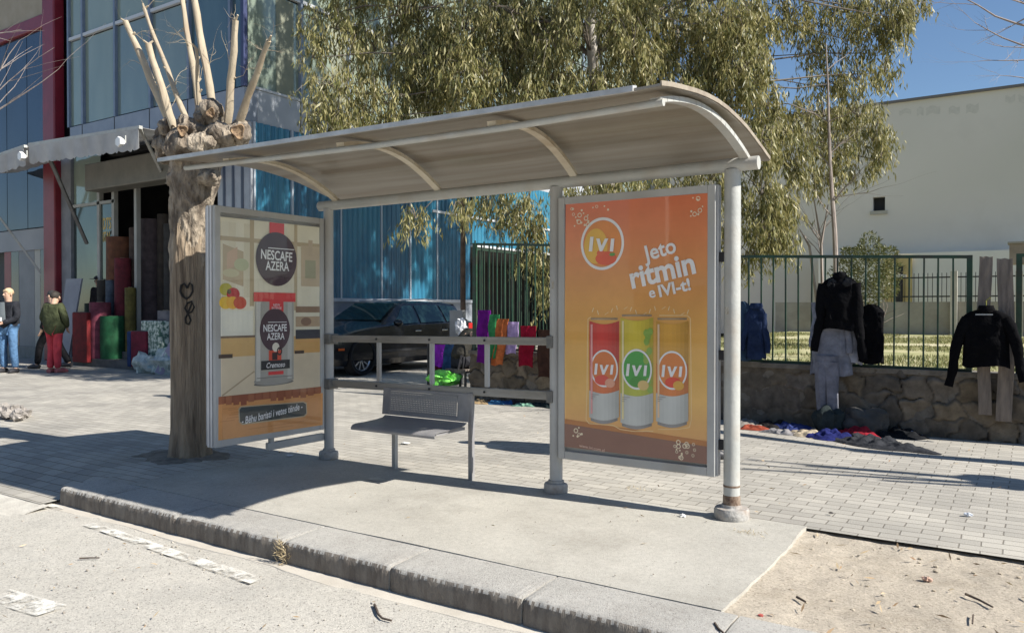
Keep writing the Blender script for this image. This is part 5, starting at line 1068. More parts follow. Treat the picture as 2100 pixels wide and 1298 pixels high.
    for k, (x0, y0, x1, y1, r0, r1, dy0, dy1) in enumerate(((352, 262, 258, 45, .042, .026, 0, -.1), (366, 292, 304, 92, .040, .028, -.1, -.25), (384, 250, 295, 19, .026, .016, -.1, .15), (414, 250, 372, -8, .036, .020, .1, .2), (409, 262, 403, 100, .022, .015, .05, .0), (436, 214, 391, -40, .036, .028, 0, .0), (467, 254, 484, 42, .038, .025, 0, -.12), (491, 248, 551, 84, .036, .020, 0, -.1))):
        a_, b_ = pq(x0, y0, dy0), pq(x1, y1, dy1); m = MB(); n_ = 7; pts = [a_ + (b_ - a_) * (i / n_) + Vector((.007 * math.sin(i * 1.7 + k), 0, 0)) + Vector((.0, .0, .0)) for i in range(n_ + 1)]
        m.tube(pts, [(r0 + (r1 - r0) * i / n_) * .88 + (.003 if i % 2 else 0) for i in range(n_ + 1)], 10, jit=.15, rnd=k)
        sh_ = m.build('shoot', shootm, t, smooth=True)
        m = MB(); r6 = np.random.RandomState(k)
        for q in range(5):
            i = r6.randint(2, n_ + 1); d = Vector((r6.normal(), r6.normal() * .5, .5 + .5 * r6.rand())).normalized()
            m.tube([pts[i], pts[i] + d * .05], [.012, .008], 6)
            if q < 3: branch(m, pts[i], d, .28, .003, 1, r6, 0, .6, .5)
        m.build('twig', shootm, sh_)
    return t
po = pollard('pruned street tree with knobbly head and stubby pale shoots behind the left advert box')
# painted heart and loop on the trunk
def bark_pt(x, y, r_=.152): p = pq(x, y); c = pq(386, y); dx = (p.x - c.x); d = (CAM - c); d.z = 0; d.normalize(); s_ = d.cross(Vector((0, 0, 1))); lat = (p - c).dot(s_) / 1.0; lat = max(-.14, min(.14, lat)); return c + s_ * lat + d * (math.sqrt(max(.0004, r_ * r_ - lat * lat)) + .012)
m = MB(); ht = [(384, 592), (378, 583), (372, 586), (370, 598), (374, 608), (382, 614), (390, 608), (395, 598), (394, 586), (389, 581), (384, 592)]
m.tube([bark_pt(x - 0, y) for x, y in ht], .009, 6)
lp8 = [(394, 618), (384, 622), (379, 632), (384, 642), (393, 640), (398, 630), (394, 620), (386, 640), (380, 652), (381, 662), (387, 665), (391, 656), (386, 644), (382, 636)]
m.tube([bark_pt(x, y) for x, y in lp8], .008, 6); m.build('painted_mark', mat('black_paint', (.02, .018, .016), rough=.8), po.children[0], smooth=True)
copy_tree(po, (5.0, 2.45, 0), R(25), 'second pruned street tree standing past the right edge, its shadow on the pavers')
m = MB()
m.grid(lambda u, v: (-4.66 + v * (.42 + .14 * fbm(math.cos(u * 6.283) * 2, math.sin(u * 6.283) * 2, 1, 3)) * math.cos(u * 6.283), -.56 + v * (.36 + .12 * fbm(math.cos(u * 6.283) * 2, math.sin(u * 6.283) * 2, 1, 8)) * math.sin(u * 6.283), .022 * (1 - v ** 3) + .010 * fbm(v * 5 * math.cos(u * 6.283), v * 5 * math.sin(u * 6.283), 2, 3) * (1 - v ** 4) + .0015), 64, 16); struct(m.build('tree_pit_soil', mat('dark_soil', (.16, .135, .105), (.26, .23, .19), scale=9, rough=1, bump=1, bscale=40), smooth=True), 'structure')
# bush and yard grass
p = pl(1780, 640, 1, 12); p.z = .5; bu = thing('bush', 'rounded olive green bush behind the railing in front of the beige wall', 'bush', p)
c = pl(1778, 560, 1, 12); rs = np.random.RandomState(5); n = 5200; q = rs.normal(size=(n, 3)); q /= np.linalg.norm(q, axis=1, keepdims=True); q *= (rs.uniform(.15, 1, n) ** .4)[:, None]; lump = 1 + .22 * np.sin(q[:, 0] * 6 + 1) * np.cos(q[:, 2] * 7)
P = np.array(c) + q * np.array([.60, .60, .68]) * lump[:, None]; D = q * .6 + rs.normal(size=(n, 3)) * .5 + [0, 0, .3]; D /= np.linalg.norm(D, axis=1, keepdims=True)
leaves_obj('foliage', leaf_quads(P, D, rs.uniform(.05, .10, n), rs.uniform(.015, .03, n), rs), island_mat('bush_leaf', [(.05, .07, .02), (.11, .12, .04), (.17, .16, .07)], trans=.3), bu)
m = MB()
for k in range(9): branch(m, p, Vector((rs.normal() * .4, rs.normal() * .4, 1)).normalized(), .9, .02, 1, rs)
m.build('stem', graybark, bu)
def tufts(name, n, xr_, yr_, zf, h, mt, seed, label=None):
    rs = np.random.RandomState(seed); P = np.stack([rs.uniform(*xr_, n), rs.uniform(*yr_, n), np.zeros(n)], 1); keep = np.array([fbm(a_, b_, .55, 6) > -.12 for a_, b_ in P[:, :2]]); P = P[keep]; n = len(P)
    P[:, 2] = [zf(a_, b_) for a_, b_ in P[:, :2]]; D = np.stack([rs.normal(size=n) * .4, rs.normal(size=n) * .4, np.ones(n)], 1); D /= np.linalg.norm(D, axis=1, keepdims=True)
    V = leaf_quads(P, D, rs.uniform(.5, 1, n) * h, rs.uniform(.008, .02, n), rs); me = bpy.data.meshes.new(name); me.vertices.add(n * 4); me.vertices.foreach_set('co', V.reshape(-1).astype(np.float32))
    me.loops.add(n * 4); me.loops.foreach_set('vertex_index', np.arange(n * 4, dtype=np.int32)); me.polygons.add(n); me.polygons.foreach_set('loop_start', np.arange(0, n * 4, 4, dtype=np.int32)); me.update(); me.materials.append(mt)
    o = bpy.data.objects.new(name, me); SC.collection.objects.link(o); o['kind'] = 'stuff'; return o
gm = island_mat('grass_blade', [(.09, .115, .03), (.17, .185, .06), (.33, .295, .16), (.24, .23, .10)], trans=.35, rough=.6)
tufts('grass', 60000, (-5, 5.5), (4.5, 20), lambda a_, b_: .5, .09, gm, 2)
# young trees and hedge beyond the car, outside the direct view but behind the crown

# ================================================================ PEOPLE
skinm = mat('skin', (.48, .30, .21), (.54, .35, .25), scale=6, rough=.6)
def skin_mesh(name, V, Rr, E_, mt, parent, sub=2, root=0, label=None):
    "one continuous surface grown round a skeleton"
    off = WORLD[parent.name]; me = bpy.data.meshes.new(name); me.from_pydata([tuple(Vector(v)) for v in V], E_, [])
    o = bpy.data.objects.new(name, me); SC.collection.objects.link(o)
    md = o.modifiers.new('s', 'SKIN'); md.use_smooth_shade = True; sl = me.skin_vertices[0].data
    for i, r_ in enumerate(Rr): sl[i].radius = r_ if hasattr(r_, '__len__') else (r_, r_); sl[i].use_root = (i == root)
    m2 = o.modifiers.new('d', 'SUBSURF'); m2.levels = m2.render_levels = sub
    dg = bpy.context.evaluated_depsgraph_get(); dg.update(); nm = bpy.data.meshes.new_from_object(o.evaluated_get(dg)); bpy.data.objects.remove(o); bpy.data.meshes.remove(me)
    nm.materials.clear(); nm.materials.append(mt); nm.polygons.foreach_set('use_smooth', [True] * len(nm.polygons)); nm.polygons.foreach_set('material_index', [0] * len(nm.polygons))
    o = bpy.data.objects.new(name, nm); SC.collection.objects.link(o); o.parent = parent
    if label: o['label'] = label
    return o
def person(label, loc, rz, J, jacket, trousers, hair, shoe=(.03, .03, .035), shirt=None, cap=None, scale=1.0, hem=.82, grp=None, coat_k=1.0, hand_dir=(0, -.25, -1)):
    "J: joint overrides, local frame faces -Y, feet on z=0"
    D = dict(pel=(0, 0, .94), wst=(0, 0, 1.08), chs=(0, .0, 1.28), nck=(0, .01, 1.47), hed=(0, -.01, 1.60), top=(0, .0, 1.70),
             hL=(.10, 0, .90), kL=(.11, -.02, .50), aL=(.11, .02, .09), tL=(.12, -.13, .03), hR=(-.10, 0, .90), kR=(-.11, -.02, .50), aR=(-.11, .02, .09), tR=(-.12, -.13, .03),
             sL=(.175, .01, 1.41), eL=(.24, .02, 1.13), wL=(.24, -.08, .88), sR=(-.175, .01, 1.41), eR=(-.24, .02, 1.13), wR=(-.24, -.08, .88)); D.update(J)
    P = {k: Vector(v) * scale for k, v in D.items()}
    t = thing('person', label, 'person', loc, grp); WORLD[t.name] = Vector((0, 0, 0))
    names = ['pel', 'wst', 'chs', 'nck', 'hed', 'top', 'hL', 'kL', 'aL', 'tL', 'hR', 'kR', 'aR', 'tR', 'sL', 'eL', 'wL', 'sR', 'eR', 'wR']; ix = {n_: i for i, n_ in enumerate(names)}
    rad = dict(pel=(.13, .10), wst=(.125, .09), chs=(.145, .10), nck=.055, hed=(.078, .095), top=(.055, .07), hL=.085, kL=.055, aL=.038, tL=.032, hR=.085, kR=.055, aR=.038, tR=.032, sL=.055, eL=.040, wL=.026, sR=.055, eR=.040, wR=.026)
    E_ = [('pel', 'wst'), ('wst', 'chs'), ('chs', 'nck'), ('nck', 'hed'), ('hed', 'top'), ('pel', 'hL'), ('hL', 'kL'), ('kL', 'aL'), ('aL', 'tL'), ('pel', 'hR'), ('hR', 'kR'), ('kR', 'aR'), ('aR', 'tR'), ('chs', 'sL'), ('sL', 'eL'), ('eL', 'wL'), ('chs', 'sR'), ('sR', 'eR'), ('eR', 'wR')]
    V = [P[n_] for n_ in names]; RR = [rad[n_] for n_ in names]; EE = [(ix[a_], ix[b_]) for a_, b_ in E_]
    for sd, w_ in ((1, 'wL'), (-1, 'wR')):                     # palm, four fingers, thumb
        e_ = P['e' + w_[1]]; d = (P[w_] - e_).normalized(); hd = (d * .6 + Vector(hand_dir).normalized() * .4).normalized(); sx_ = hd.cross(Vector((0, 1, 0))).normalized() if abs(hd.y) < .9 else Vector((1, 0, 0)); pm_ = P[w_] + hd * .055; V.append(pm_); RR.append((.030, .018)); pi_ = len(V) - 1; EE.append((ix[w_], pi_))
        for q, (o_, l_) in enumerate(((-.027, .060), (-.009, .070), (.009, .066), (.027, .052))):
            a_ = pm_ + hd * .035 + sx_ * o_; V.append(a_); RR.append(.010); EE.append((pi_, len(V) - 1)); V.append(a_ + hd * l_ * .5 + Vector((0, -.006, 0))); RR.append(.009); EE.append((len(V) - 2, len(V) - 1)); V.append(a_ + hd * l_ + Vector((0, -.022, 0))); RR.append(.007); EE.append((len(V) - 2, len(V) - 1))
        V.append(P[w_] + hd * .03 - sx_ * .038 * sd); RR.append(.011); EE.append((ix[w_], len(V) - 1)); V.append(P[w_] + hd * .07 - sx_ * .055 * sd); RR.append(.009); EE.append((len(V) - 2, len(V) - 1))
    body = skin_mesh('body', V, RR, EE, skinm, t)
    hc = P['hed'] + Vector((0, 0, .02)); m = MB()
    def jn(nm, keys, radii, edges, c, rough=.85):
        mt = mat('cloth_%02x%02x%02x' % tuple(int(255 * q) for q in c), tuple(q * .75 for q in c), tuple(min(1, q * 1.15) for q in c), scale=7, rough=rough, bump=.7, bscale=14, dist=.04, spec=.15)
        return skin_mesh(nm, [P[k] if isinstance(k, str) else Vector(k) * scale for k in keys], radii, edges, mt, t)
    k = coat_k; hemz = P['pel'] + Vector((0, 0, (hem - .94))) * 1
    jn('jacket', [tuple(hemz / scale), 'wst', 'chs', tuple((P['nck'] - Vector((0, 0, .03))) / scale), 'sL', 'eL', 'wL', 'sR', 'eR', 'wR'], [(.205 * k, .155 * k), (.19 * k, .145 * k), (.185, .135), (.085, .08), .085, .068, .052, .085, .068, .052], [(0, 1), (1, 2), (2, 3), (2, 4), (4, 5), (5, 6), (2, 7), (7, 8), (8, 9)], jacket)
    jn('trousers', ['pel', 'hL', 'kL', tuple((P['aL'] + Vector((0, 0, -.01))) / scale), 'hR', 'kR', tuple((P['aR'] + Vector((0, 0, -.01))) / scale)], [(.130, .115), .098, .078, .066, .098, .078, .066], [(0, 1), (1, 2), (2, 3), (0, 4), (4, 5), (5, 6)], trousers)
    for s_ in 'LR':
        a_, b_ = P['a' + s_], P['t' + s_]; d = (b_ - a_); d.z = 0; d.normalize() if d.length else None
        q = MB(); q.tube([a_ - d * .05 + Vector((0, 0, -.045)), a_ + d * .05 + Vector((0, 0, -.04)), a_ + d * .14 + Vector((0, 0, -.05)), a_ + d * .20 + Vector((0, 0, -.06))], [.045, .052, .048, .03], 12); q.build('shoe', mat('shoe_%02x' % int(shoe[0] * 255), shoe, rough=.5), t, smooth=True)
    hm = mat('hair_%02x%02x' % (int(hair[0] * 255), int(hair[1] * 255)), hair, tuple(q * 1.5 for q in hair), scale=30, rough=.7, bump=.4, bscale=60)
    q = MB(); q.ball(hc + Vector((0, .018, .035)), (.086, .100, .085), 12, .12, 3); q.v = [tuple(Vector(v) if not (v[1] < hc.y - .055 and v[2] < hc.z + .055) else Vector((v[0], hc.y - .055, v[2]))) for v in q.v]; q.build('hair', hm, t, smooth=True)
    q = MB()
    for sx_ in (-1, 1):
        q.ball(hc + Vector((sx_ * .030, -.088, .0)), (.011, .007, .007), 6)
    q.build('eye', mat('eye_dark', (.03, .02, .02), rough=.3), t, smooth=True); q = MB(); q.add([hc + Vector(v) for v in ((0, -.125, -.025), (-.016, -.088, -.035), (.016, -.088, -.035), (0, -.092, .015))], [(0, 1, 2), (0, 2, 3), (0, 3, 1), (1, 3, 2)]); q.ball(hc + Vector((-.082, .0, -.01)), (.012, .02, .03), 6); q.ball(hc + Vector((.082, .0, -.01)), (.012, .02, .03), 6); q.ball(hc + Vector((0, -.088, -.055)), (.024, .007, .007), 6); q.build('face', skinm, t, smooth=True)
    if cap:
        q = MB(); q.ball(hc + Vector((0, .005, .05)), (.098, .112, .075), 12); q.v = [(v[0], v[1], max(v[2], hc.z + .035)) for v in q.v]; q.box(hc + Vector((-.07, -.18, .035)), hc + Vector((.07, -.07, .045))); q.build('cap', mat('cap_%02x' % int(cap[0] * 255), cap, rough=.9), t, smooth=True)
    if shirt:
        q = MB(); q.grid(lambda u, v: (P['chs'].x + (-.055 - .03 * v + (.11 + .06 * v) * u), P['chs'].y - .148 - .004 * math.sin(u * 3.1), P['nck'].z - .02 - .42 * v), 6, 8); q.build('shirt', mat('shirt_%02x' % int(shirt[0] * 255), shirt, rough=.9), t, smooth=True)
    WORLD[t.name] = Vector(loc); t.rotation_euler = (0, 0, rz); return t
g1 = pl(18, 764, 2, 0); g2 = pl(112, 764, 2, 0)
p1 = person('fair haired person in black jacket and blue jeans by the grey door', (g1.x, g1.y, 0), R(22), dict(wL=(.05, -.20, 1.02), eL=(.25, -.04, 1.12), wR=(-.03, -.20, 1.02), eR=(-.25, -.04, 1.12), aL=(.15, .02, .09), tL=(.17, -.13, .03), kL=(.14, -.03, .5), kR=(-.12, -.02, .5), aR=(-.14, .04, .09)), (.025, .027, .034), (.09, .18, .32), (.45, .33, .20), shirt=(.22, .25, .26), scale=.965, hand_dir=(-.6, -.4, -.2))
q = MB(); q.box((-.05, -.27, 1.03), (.06, -.22, 1.10)); WORLD['tmp'] = Vector((0, 0, 0)); wh = q.build('white_cup', mat('white_cup', (.8, .8, .78), rough=.5), None); wh.location = (0, 0, 0); wh.matrix_world = Matrix.Translation((g1.x, g1.y, .0)) @ Matrix.Rotation(R(22), 4, 'Z'); tag(wh, 'small white packet held by the fair haired person', 'packet')
p2 = person('person in olive green jacket and coral red trousers beside the red column', (g2.x, g2.y, 0), R(200), dict(wL=(.16, -.17, .97), eL=(.30, .02, 1.14), wR=(-.16, -.17, .97), eR=(-.30, .02, 1.14), hed=(.0, -.05, 1.585), top=(0, -.06, 1.68), kL=(.09, -.03, .5), aL=(.07, .05, .09), kR=(-.09, .02, .5), aR=(-.08, .0, .09)), (.06, .07, .035), (.52, .06, .08), (.03, .025, .02), shoe=(.4, .12, .12), coat_k=1.22, scale=.935, hem=.76)
g3 = pl(92, 756, 2, 0)
p3 = person('person in black clothes stepping left behind the one in coral red trousers', (g3.x, g3.y + .15, 0), R(-60), dict(kL=(.10, -.22, .52), aL=(.10, -.28, .09), tL=(.10, -.43, .03), kR=(-.10, .10, .50), aR=(-.10, .34, .12), tR=(-.10, .22, .03)), (.012, .013, .015), (.010, .010, .012), (.02, .02, .02), scale=.95)
p4 = person('person with a dark cap standing among the carpet rolls on the shop step', (pl(203, 600, 1, 5.35).x, 5.35, .33), R(10), dict(), (.03, .025, .028), (.02, .02, .022), (.03, .02, .02), cap=(.03, .025, .03), scale=.98)
p5 = copy_tree(p3, (-1.0, 1.55, 0), R(120), 'person in black clothes hidden behind the orange drink advert, shadow on the pavers')
p6 = copy_tree(p3, (-7.2, 2.3, 0), R(150), 'person in black clothes hidden behind the coffee advert, shadow on the pavers')
# seated person seen through the rails
g4 = pl(955, 800, 1, 5.0); g4.z = 0
p7 = person('person in dark clothes sitting bent forward on a low stool behind the rails', (g4.x, 4.9, 0), R(150), dict(pel=(0, .05, .50), wst=(0, .02, .62), chs=(0, -.10, .80), nck=(0, -.24, .94), hed=(0, -.31, 1.04), top=(0, -.35, 1.13), hL=(.10, 0, .47), kL=(.14, -.36, .50), aL=(.15, -.33, .10), tL=(.16, -.47, .03), hR=(-.10, 0, .47), kR=(-.14, -.36, .50), aR=(-.15, -.33, .10), tR=(-.16, -.47, .03), sL=(.17, -.16, .90), eL=(.24, -.26, .66), wL=(.12, -.42, .56), sR=(-.17, -.16, .90), eR=(-.24, -.26, .66), wR=(-.12, -.42, .56)), (.045, .042, .035), (.03, .03, .035), (.05, .04, .035), hem=.92)
m = MB(); m.box((g4.x - .2, 4.75, .30), (g4.x + .18, 5.1, .36)); 
for sx_ in (-.17, .13):
    for sy in (4.78, 5.05): m.box((g4.x + sx_, sy, 0), (g4.x + sx_ + .03, sy + .03, .30))
tag(m.build('stool', woodp), 'low wooden stool under the seated person in the waistcoat', 'stool')

# ================================================================ CLOTHES FOR SALE
def cmat(c, rough=.9): return mat('fabric_%02x%02x%02x' % tuple(int(255 * min(1, q)) for q in c), tuple(q * .72 for q in c), tuple(min(1, q * 1.2) for q in c), scale=10, rough=rough, bump=.45, bscale=20, dist=.03, spec=.08)
def hanging_top(name, label, cat, x, y, ztop, w_, h_, c, seed, slw=.075, sll=.62, spread=.14, depth=.085, collar=True, hem_out=0.0, grp=None, hanger=False, lean=0):
    t = thing(name, label, cat, (x, y, ztop - h_), grp); mt = cmat(c); n = 30; rings = 22; vs = []; fs = []
    for i in range(rings + 1):
        v = i / rings; z = ztop - h_ * v
        hw_ = w_ / 2 * (.30 + .70 * min(1, v / .13) ** .6) * (1 - .06 * math.sin(v * 3.0)) + hem_out * v; hw_ = min(hw_, w_ / 2 + hem_out * v)
        for j in range(n):
            a_ = 2 * math.pi * j / n; ca, sa = math.cos(a_), math.sin(a_); wr = .012 * math.sin(a_ * 5 + seed) * v + .030 * noise.fractal(Vector((ca * 3, z * 7, seed)), 1, 2, 3)
            vs.append((x + lean * v + hw_ * (abs(ca) ** .75) * (1 if ca > 0 else -1), y + (depth * (.45 + .55 * min(1, v * 3))) * sa + wr, z + .014 * math.sin(a_ * 3 + seed) * (v > .97)))
    for i in range(rings):
        for j in range(n): j2 = (j + 1) % n; fs.append((i * n + j, i * n + j2, (i + 1) * n + j2, (i + 1) * n + j))
    fs.append(tuple(range(n)))
    m = MB(); m.add(vs, fs); m.build('torso', mt, t, smooth=True, auto=R(70))
    for s_ in (-1, 1):
        p0 = Vector((x + s_ * (w_ / 2 - .040), y, ztop - .085)); ln = sll * (1 + .06 * s_ * math.sin(seed)); pth = []
        for i in range(9):
            u = i / 8; pth.append(p0 + Vector((s_ * (spread * u ** .8 + .01 * math.sin(u * 7 + seed)) + lean * u, -.015 - .03 * u, -ln * u)))
        m = MB(); m.tube(pth, [slw * (1.0 - .38 * i / 8) * (1 + .10 * math.sin(i * 2.6 + seed)) for i in range(9)], 14, jit=.3, rnd=seed, squash=.7); m.build('sleeve', mt, t, smooth=True, auto=R(70))
    if collar:
        m = MB(); m.lathe((x, y, ztop - .03), [(.062, 0), (.072, .03), (.060, .065), (.05, .06), (.052, .0)], 16); m.build('collar', mt, t, smooth=True)
    if hanger:
        m = MB(); m.tube([(x - .16, y - .01, ztop - .06), (x, y - .01, ztop + .02), (x + .16, y - .01, ztop - .06)], .010, 8); m.tube([(x, y, ztop + .02), (x, y, ztop + .08), (x + .03, y, ztop + .11), (x + .03, y + .06, ztop + .10)], .005, 6); m.build('hanger', mat('hanger', (.30, .28, .06), rough=.5), t)
    return t
def at(x, y, Y): return pl(x, y, 1, Y)
A = at(1722, 566, 3.98)
hanging_top('jacket', 'black padded jacket hanging above the grey shirt on the railing', 'jacket', A.x + .0, 3.98, A.z, .35, (A.z - at(1722, 676, 3.98).z), (.004, .004, .005), 1, slw=.062, sll=.74, spread=.10, depth=.085, hem_out=.01)
m = MB(); m.ball(at(1722, 566, 3.98), (.055, .045, .045), 10, .8, 3); m.ball(at(1738, 580, 3.93), (.045, .03, .05), 8, .8, 7); m.ball(at(1706, 584, 3.93), (.04, .03, .05), 8, .8, 5); tag(m.build('dark_hood', cmat((.03, .03, .032)), smooth=True), 'dark hood lying over the top of the black padded jacket', 'hood')
B = at(1705, 672, 4.02)
hanging_top('shirt', 'grey blue denim shirt showing below the black padded jacket', 'shirt', B.x + .0, 4.03, B.z + .35, .36, B.z + .35 - at(1705, 768, 4.03).z, (.20, .21, .25), 2, slw=.05, sll=.50, spread=.04, depth=.06, hem_out=.035, collar=False)
hanging_top('jacket', 'pale blue grey jacket tail hanging beside the denim shirt', 'jacket', at(1742, 700, 4.06).x, 4.07, B.z + .30, .26, B.z + .30 - at(1742, 745, 4.07).z, (.30, .32, .38), 6, slw=.04, sll=.3, spread=.02, depth=.05, collar=False)
A = at(1697, 752, 4.02)
t = thing('trousers', 'grey jeans hanging under the denim shirt down to the ground', 'trousers', (A.x, 4.0, .05)); mt = cmat((.17, .175, .21))
for s_, ln in ((-1, .62), (1, .60)):
    m = MB(); m.tube([(A.x + s_ * .05, 4.0, A.z + .05), (A.x + s_ * .05 + .01, 3.98, A.z - ln * .45), (A.x + s_ * .045 + .02, 3.97, A.z - ln), ], [.078, .062, .055], 14, jit=.25, rnd=s_); m.build('trouser_leg', mt, t, smooth=True)
m = MB(); m.tube([(A.x, 4.0, A.z + .12), (A.x, 4.0, A.z - .03)], [.125, .12], 18, squash=.6); m.build('waist', mt, t, smooth=True)
c_ = at(1700, 872, 3.92); m = MB(); m.ball((c_.x, 3.9, .10), (.15, .13, .17), 12, .5, 4); tag(m.build('cloth_bundle', cmat((.035, .045, .045)), smooth=True), 'dark green grey cloth bundle under the grey jeans', 'bundle')
A = at(1786, 624, 4.02)
hanging_top('coat', 'black narrow coat hanging just right of the padded jacket', 'coat', A.x, 4.04, A.z, .25, A.z - at(1786, 744, 4.04).z, (.003, .003, .004), 3, slw=.045, sll=.50, spread=.0, depth=.07, collar=False)
A = at(2022, 634, 3.90)
hanging_top('sweater', 'black sweater on a hanger in front of the two wooden posts', 'sweater', A.x, 3.94, A.z, .40, A.z - at(2022, 752, 3.94).z, (.004, .005, .005), 5, slw=.056, sll=.62, spread=.15, depth=.07, hanger=True)
m = MB(); p = at(2018, 645, 3.84); m.box((p.x - .07, 3.835, p.z - .006), (p.x + .07, 3.842, p.z + .006)); tag(m.build('neck_label', mat('label_grey', (.4, .4, .38), rough=.8)), 'thin pale label strip across the neck of the black sweater', 'label')
for k, (x, y0, y1, w_, c, lab) in enumerate(((1520, 618, 738, .24, (.035, .065, .11), 'faded blue denim jacket half hidden behind the white post'), (1552, 628, 735, .22, (.018, .03, .07), 'navy denim jacket hanging right of the faded one'))):
    A = at(x, y0, 4.02); hanging_top('denim_jacket', lab, 'jacket', A.x, 4.05 - .05 * k, A.z, w_, A.z - at(x, y1, 4.0).z, c, 8 + k, slw=.045, sll=.42, spread=.07 if k else .02, depth=.06, collar=bool(k), grp='blue jackets on the railing')
def hanging_cloth(name, label, cat, x0, x1, yt, yb, Y, c, seed, grp='coloured cloths over the railing', slant=0):
    A, B_ = at(x0, yt, Y), at(x1, yb, Y); t = MB()
    def f(u, v): return (A.x + (B_.x - A.x) * u + slant * v + .01 * math.sin(v * 9 + seed), Y - .02 - .018 * math.sin(u * 9 + seed) * (.3 + v) - .012 * noise.noise(Vector((u * 4, v * 6, seed))), A.z + (B_.z - A.z) * v + .012 * math.sin(u * 6 + seed) * v)
    t.sheet(f, 14, 18, .012, (0, -1, 0)); return tag(t.build(name, cmat(c), smooth=True), label, cat, grp)
hanging_cloth('purple_cloth', 'deep purple cloth hanging over the railing, leftmost of the row', 'cloth', 981, 1006, 636, 745, 4.02, (.12, .01, .17), 1)
hanging_cloth('green_cloth', 'green cloth hanging between the purple and orange ones', 'cloth', 1005, 1024, 645, 735, 4.0, (.04, .22, .08), 2)
hanging_cloth('orange_cloth', 'long orange cloth hanging on the railing', 'cloth', 1022, 1044, 654, 750, 3.98, (.42, .12, .04), 3, slant=-.10)
hanging_cloth('lavender_cloth', 'short lavender cloth hanging right of the orange one', 'cloth', 1043, 1066, 660, 726, 4.0, (.38, .28, .48), 4, slant=-.05)
hanging_cloth('red_cloth', 'broad dark red cloth hanging on the railing', 'cloth', 1070, 1102, 668, 752, 3.98, (.24, .008, .025), 5, slant=-.06)
hanging_cloth('brown_cloth', 'dark brown cloth hanging at the right end of the row by the shelter post', 'cloth', 1104, 1140, 676, 775, 3.98, (.05, .025, .018), 6)
hanging_cloth('violet_cloth', 'bright violet cloth hanging next to the blue jeans behind the seated person', 'cloth', 888, 915, 706, 752, 5.2, (.26, .03, .42), 7, slant=-.03)
hanging_cloth('jeans', 'blue jeans hanging beside the bright violet cloth', 'jeans', 914, 950, 706, 765, 5.15, (.04, .09, .20), 8, slant=-.05)
hanging_cloth('dark_cloth', 'black and red patterned cloth low behind the green bag', 'cloth', 890, 912, 745, 782, 5.25, (.06, .012, .02), 9)
m = MB(); p = at(940, 705, 5.2); q_ = at(905, 705, 5.2); m.bar((q_.x - .3, 5.22, q_.z + .03), (p.x + .3, 5.22, q_.z + .03), .03); 
for x in (q_.x - .28, p.x + .28): m.box((x - .015, 5.2, 0), (x + .015, 5.24, q_.z + .03))
tag(m.build('clothes_rack', blk), 'low dark rack carrying the violet cloth and jeans', 'rack')
m = MB(); c_ = at(912, 784, 4.75); m.ball((c_.x - .03, 4.75, .20), (.25, .14, .11), 18, .8, 5); tag(m.build('green_bag', mat('lime_plastic', (.12, .55, .05), (.20, .66, .10), scale=12, rough=.5, bump=.8, bscale=18, spec=.7, dist=.04), smooth=True), 'crumpled lime green plastic bag beside the seated person', 'bag')
m = MB(); c_ = at(946, 672, 5.3); m.ball(c_, (.10, .08, .15), 12, .8, 9); tag(m.build('plastic_bag', mat('white_plastic', (.50, .52, .56), (.8, .8, .82), scale=10, rough=.3, bump=.8, bscale=18, dist=.04), smooth=True), 'white plastic bag hanging on the pole above the seated person', 'bag')
A = at(950, 420, 6.6); m = MB(); m.tube([(A.x, 6.6, -.02), (A.x - .01, 6.6, 2), (A.x, 6.6, 4.6)], [.05, .045, .035], 10, jit=.1); tag(m.build('rusty_pole', mat('rusty_pole', (.09, .06, .045), (.18, .12, .085), scale=5, rough=.95, bump=.4, bscale=30), smooth=True), 'dark rusty pole left of the tall railing', 'pole')
A = at(935, 700, 5.9); m = MB(); m.box((A.x - .14, 5.9, 0), (A.x + .14, 6.0, at(935, 636, 5.9).z)); tag(m.build('grey_board', mat('board_grey2', (.26, .26, .25), (.34, .34, .33), scale=3, rough=.8), bevel=.01), 'grey upright board between the car tail and the rusty pole', 'board')

# garments thrown on the ground, read off the photograph
def heap(name, label, cat, x, y, sx_, sy, h_, c, seed, grp='clothes spread on the pavement'):
    h_ *= .72; pk = max(c); c = tuple(q * (.62 if pk > .3 else 1) for q in c)
    g_ = pl(x, y, 2, 0); t = MB(); rr = random.Random(seed); rot = rr.uniform(-.5, .5); ph = rr.uniform(0, 6)
    def f(u, v):
        a_ = 2 * math.pi * u; r_ = v * (1 + .22 * math.sin(a_ * 2 + ph) + .16 * math.sin(a_ * 3 + ph * 2) + .10 * math.sin(a_ * 5 - ph)); X_, Y_ = r_ * math.cos(a_) * sx_, r_ * math.sin(a_) * sy
        z = h_ * (1 - v ** 2.2) * (.35 + 1.3 * abs(noise.noise(Vector((X_ * 8, Y_ * 8, seed))))) + .045 * (.5 - abs(noise.noise(Vector((X_ * 11, Y_ * 11, seed + 3))))) * (1 - v ** 4) + .012 * noise.noise(Vector((X_ * 30, Y_ * 30, seed))) * (1 - v ** 4) + .004; z = max(.004, z)
        return (g_.x + X_ * math.cos(rot) - Y_ * math.sin(rot), g_.y + Y_ * math.cos(rot) + X_ * math.sin(rot), z)
    t.grid(f, 64, 24); return tag(t.build(name, cmat(c, .85), smooth=True, auto=R(60)), label, cat, grp)
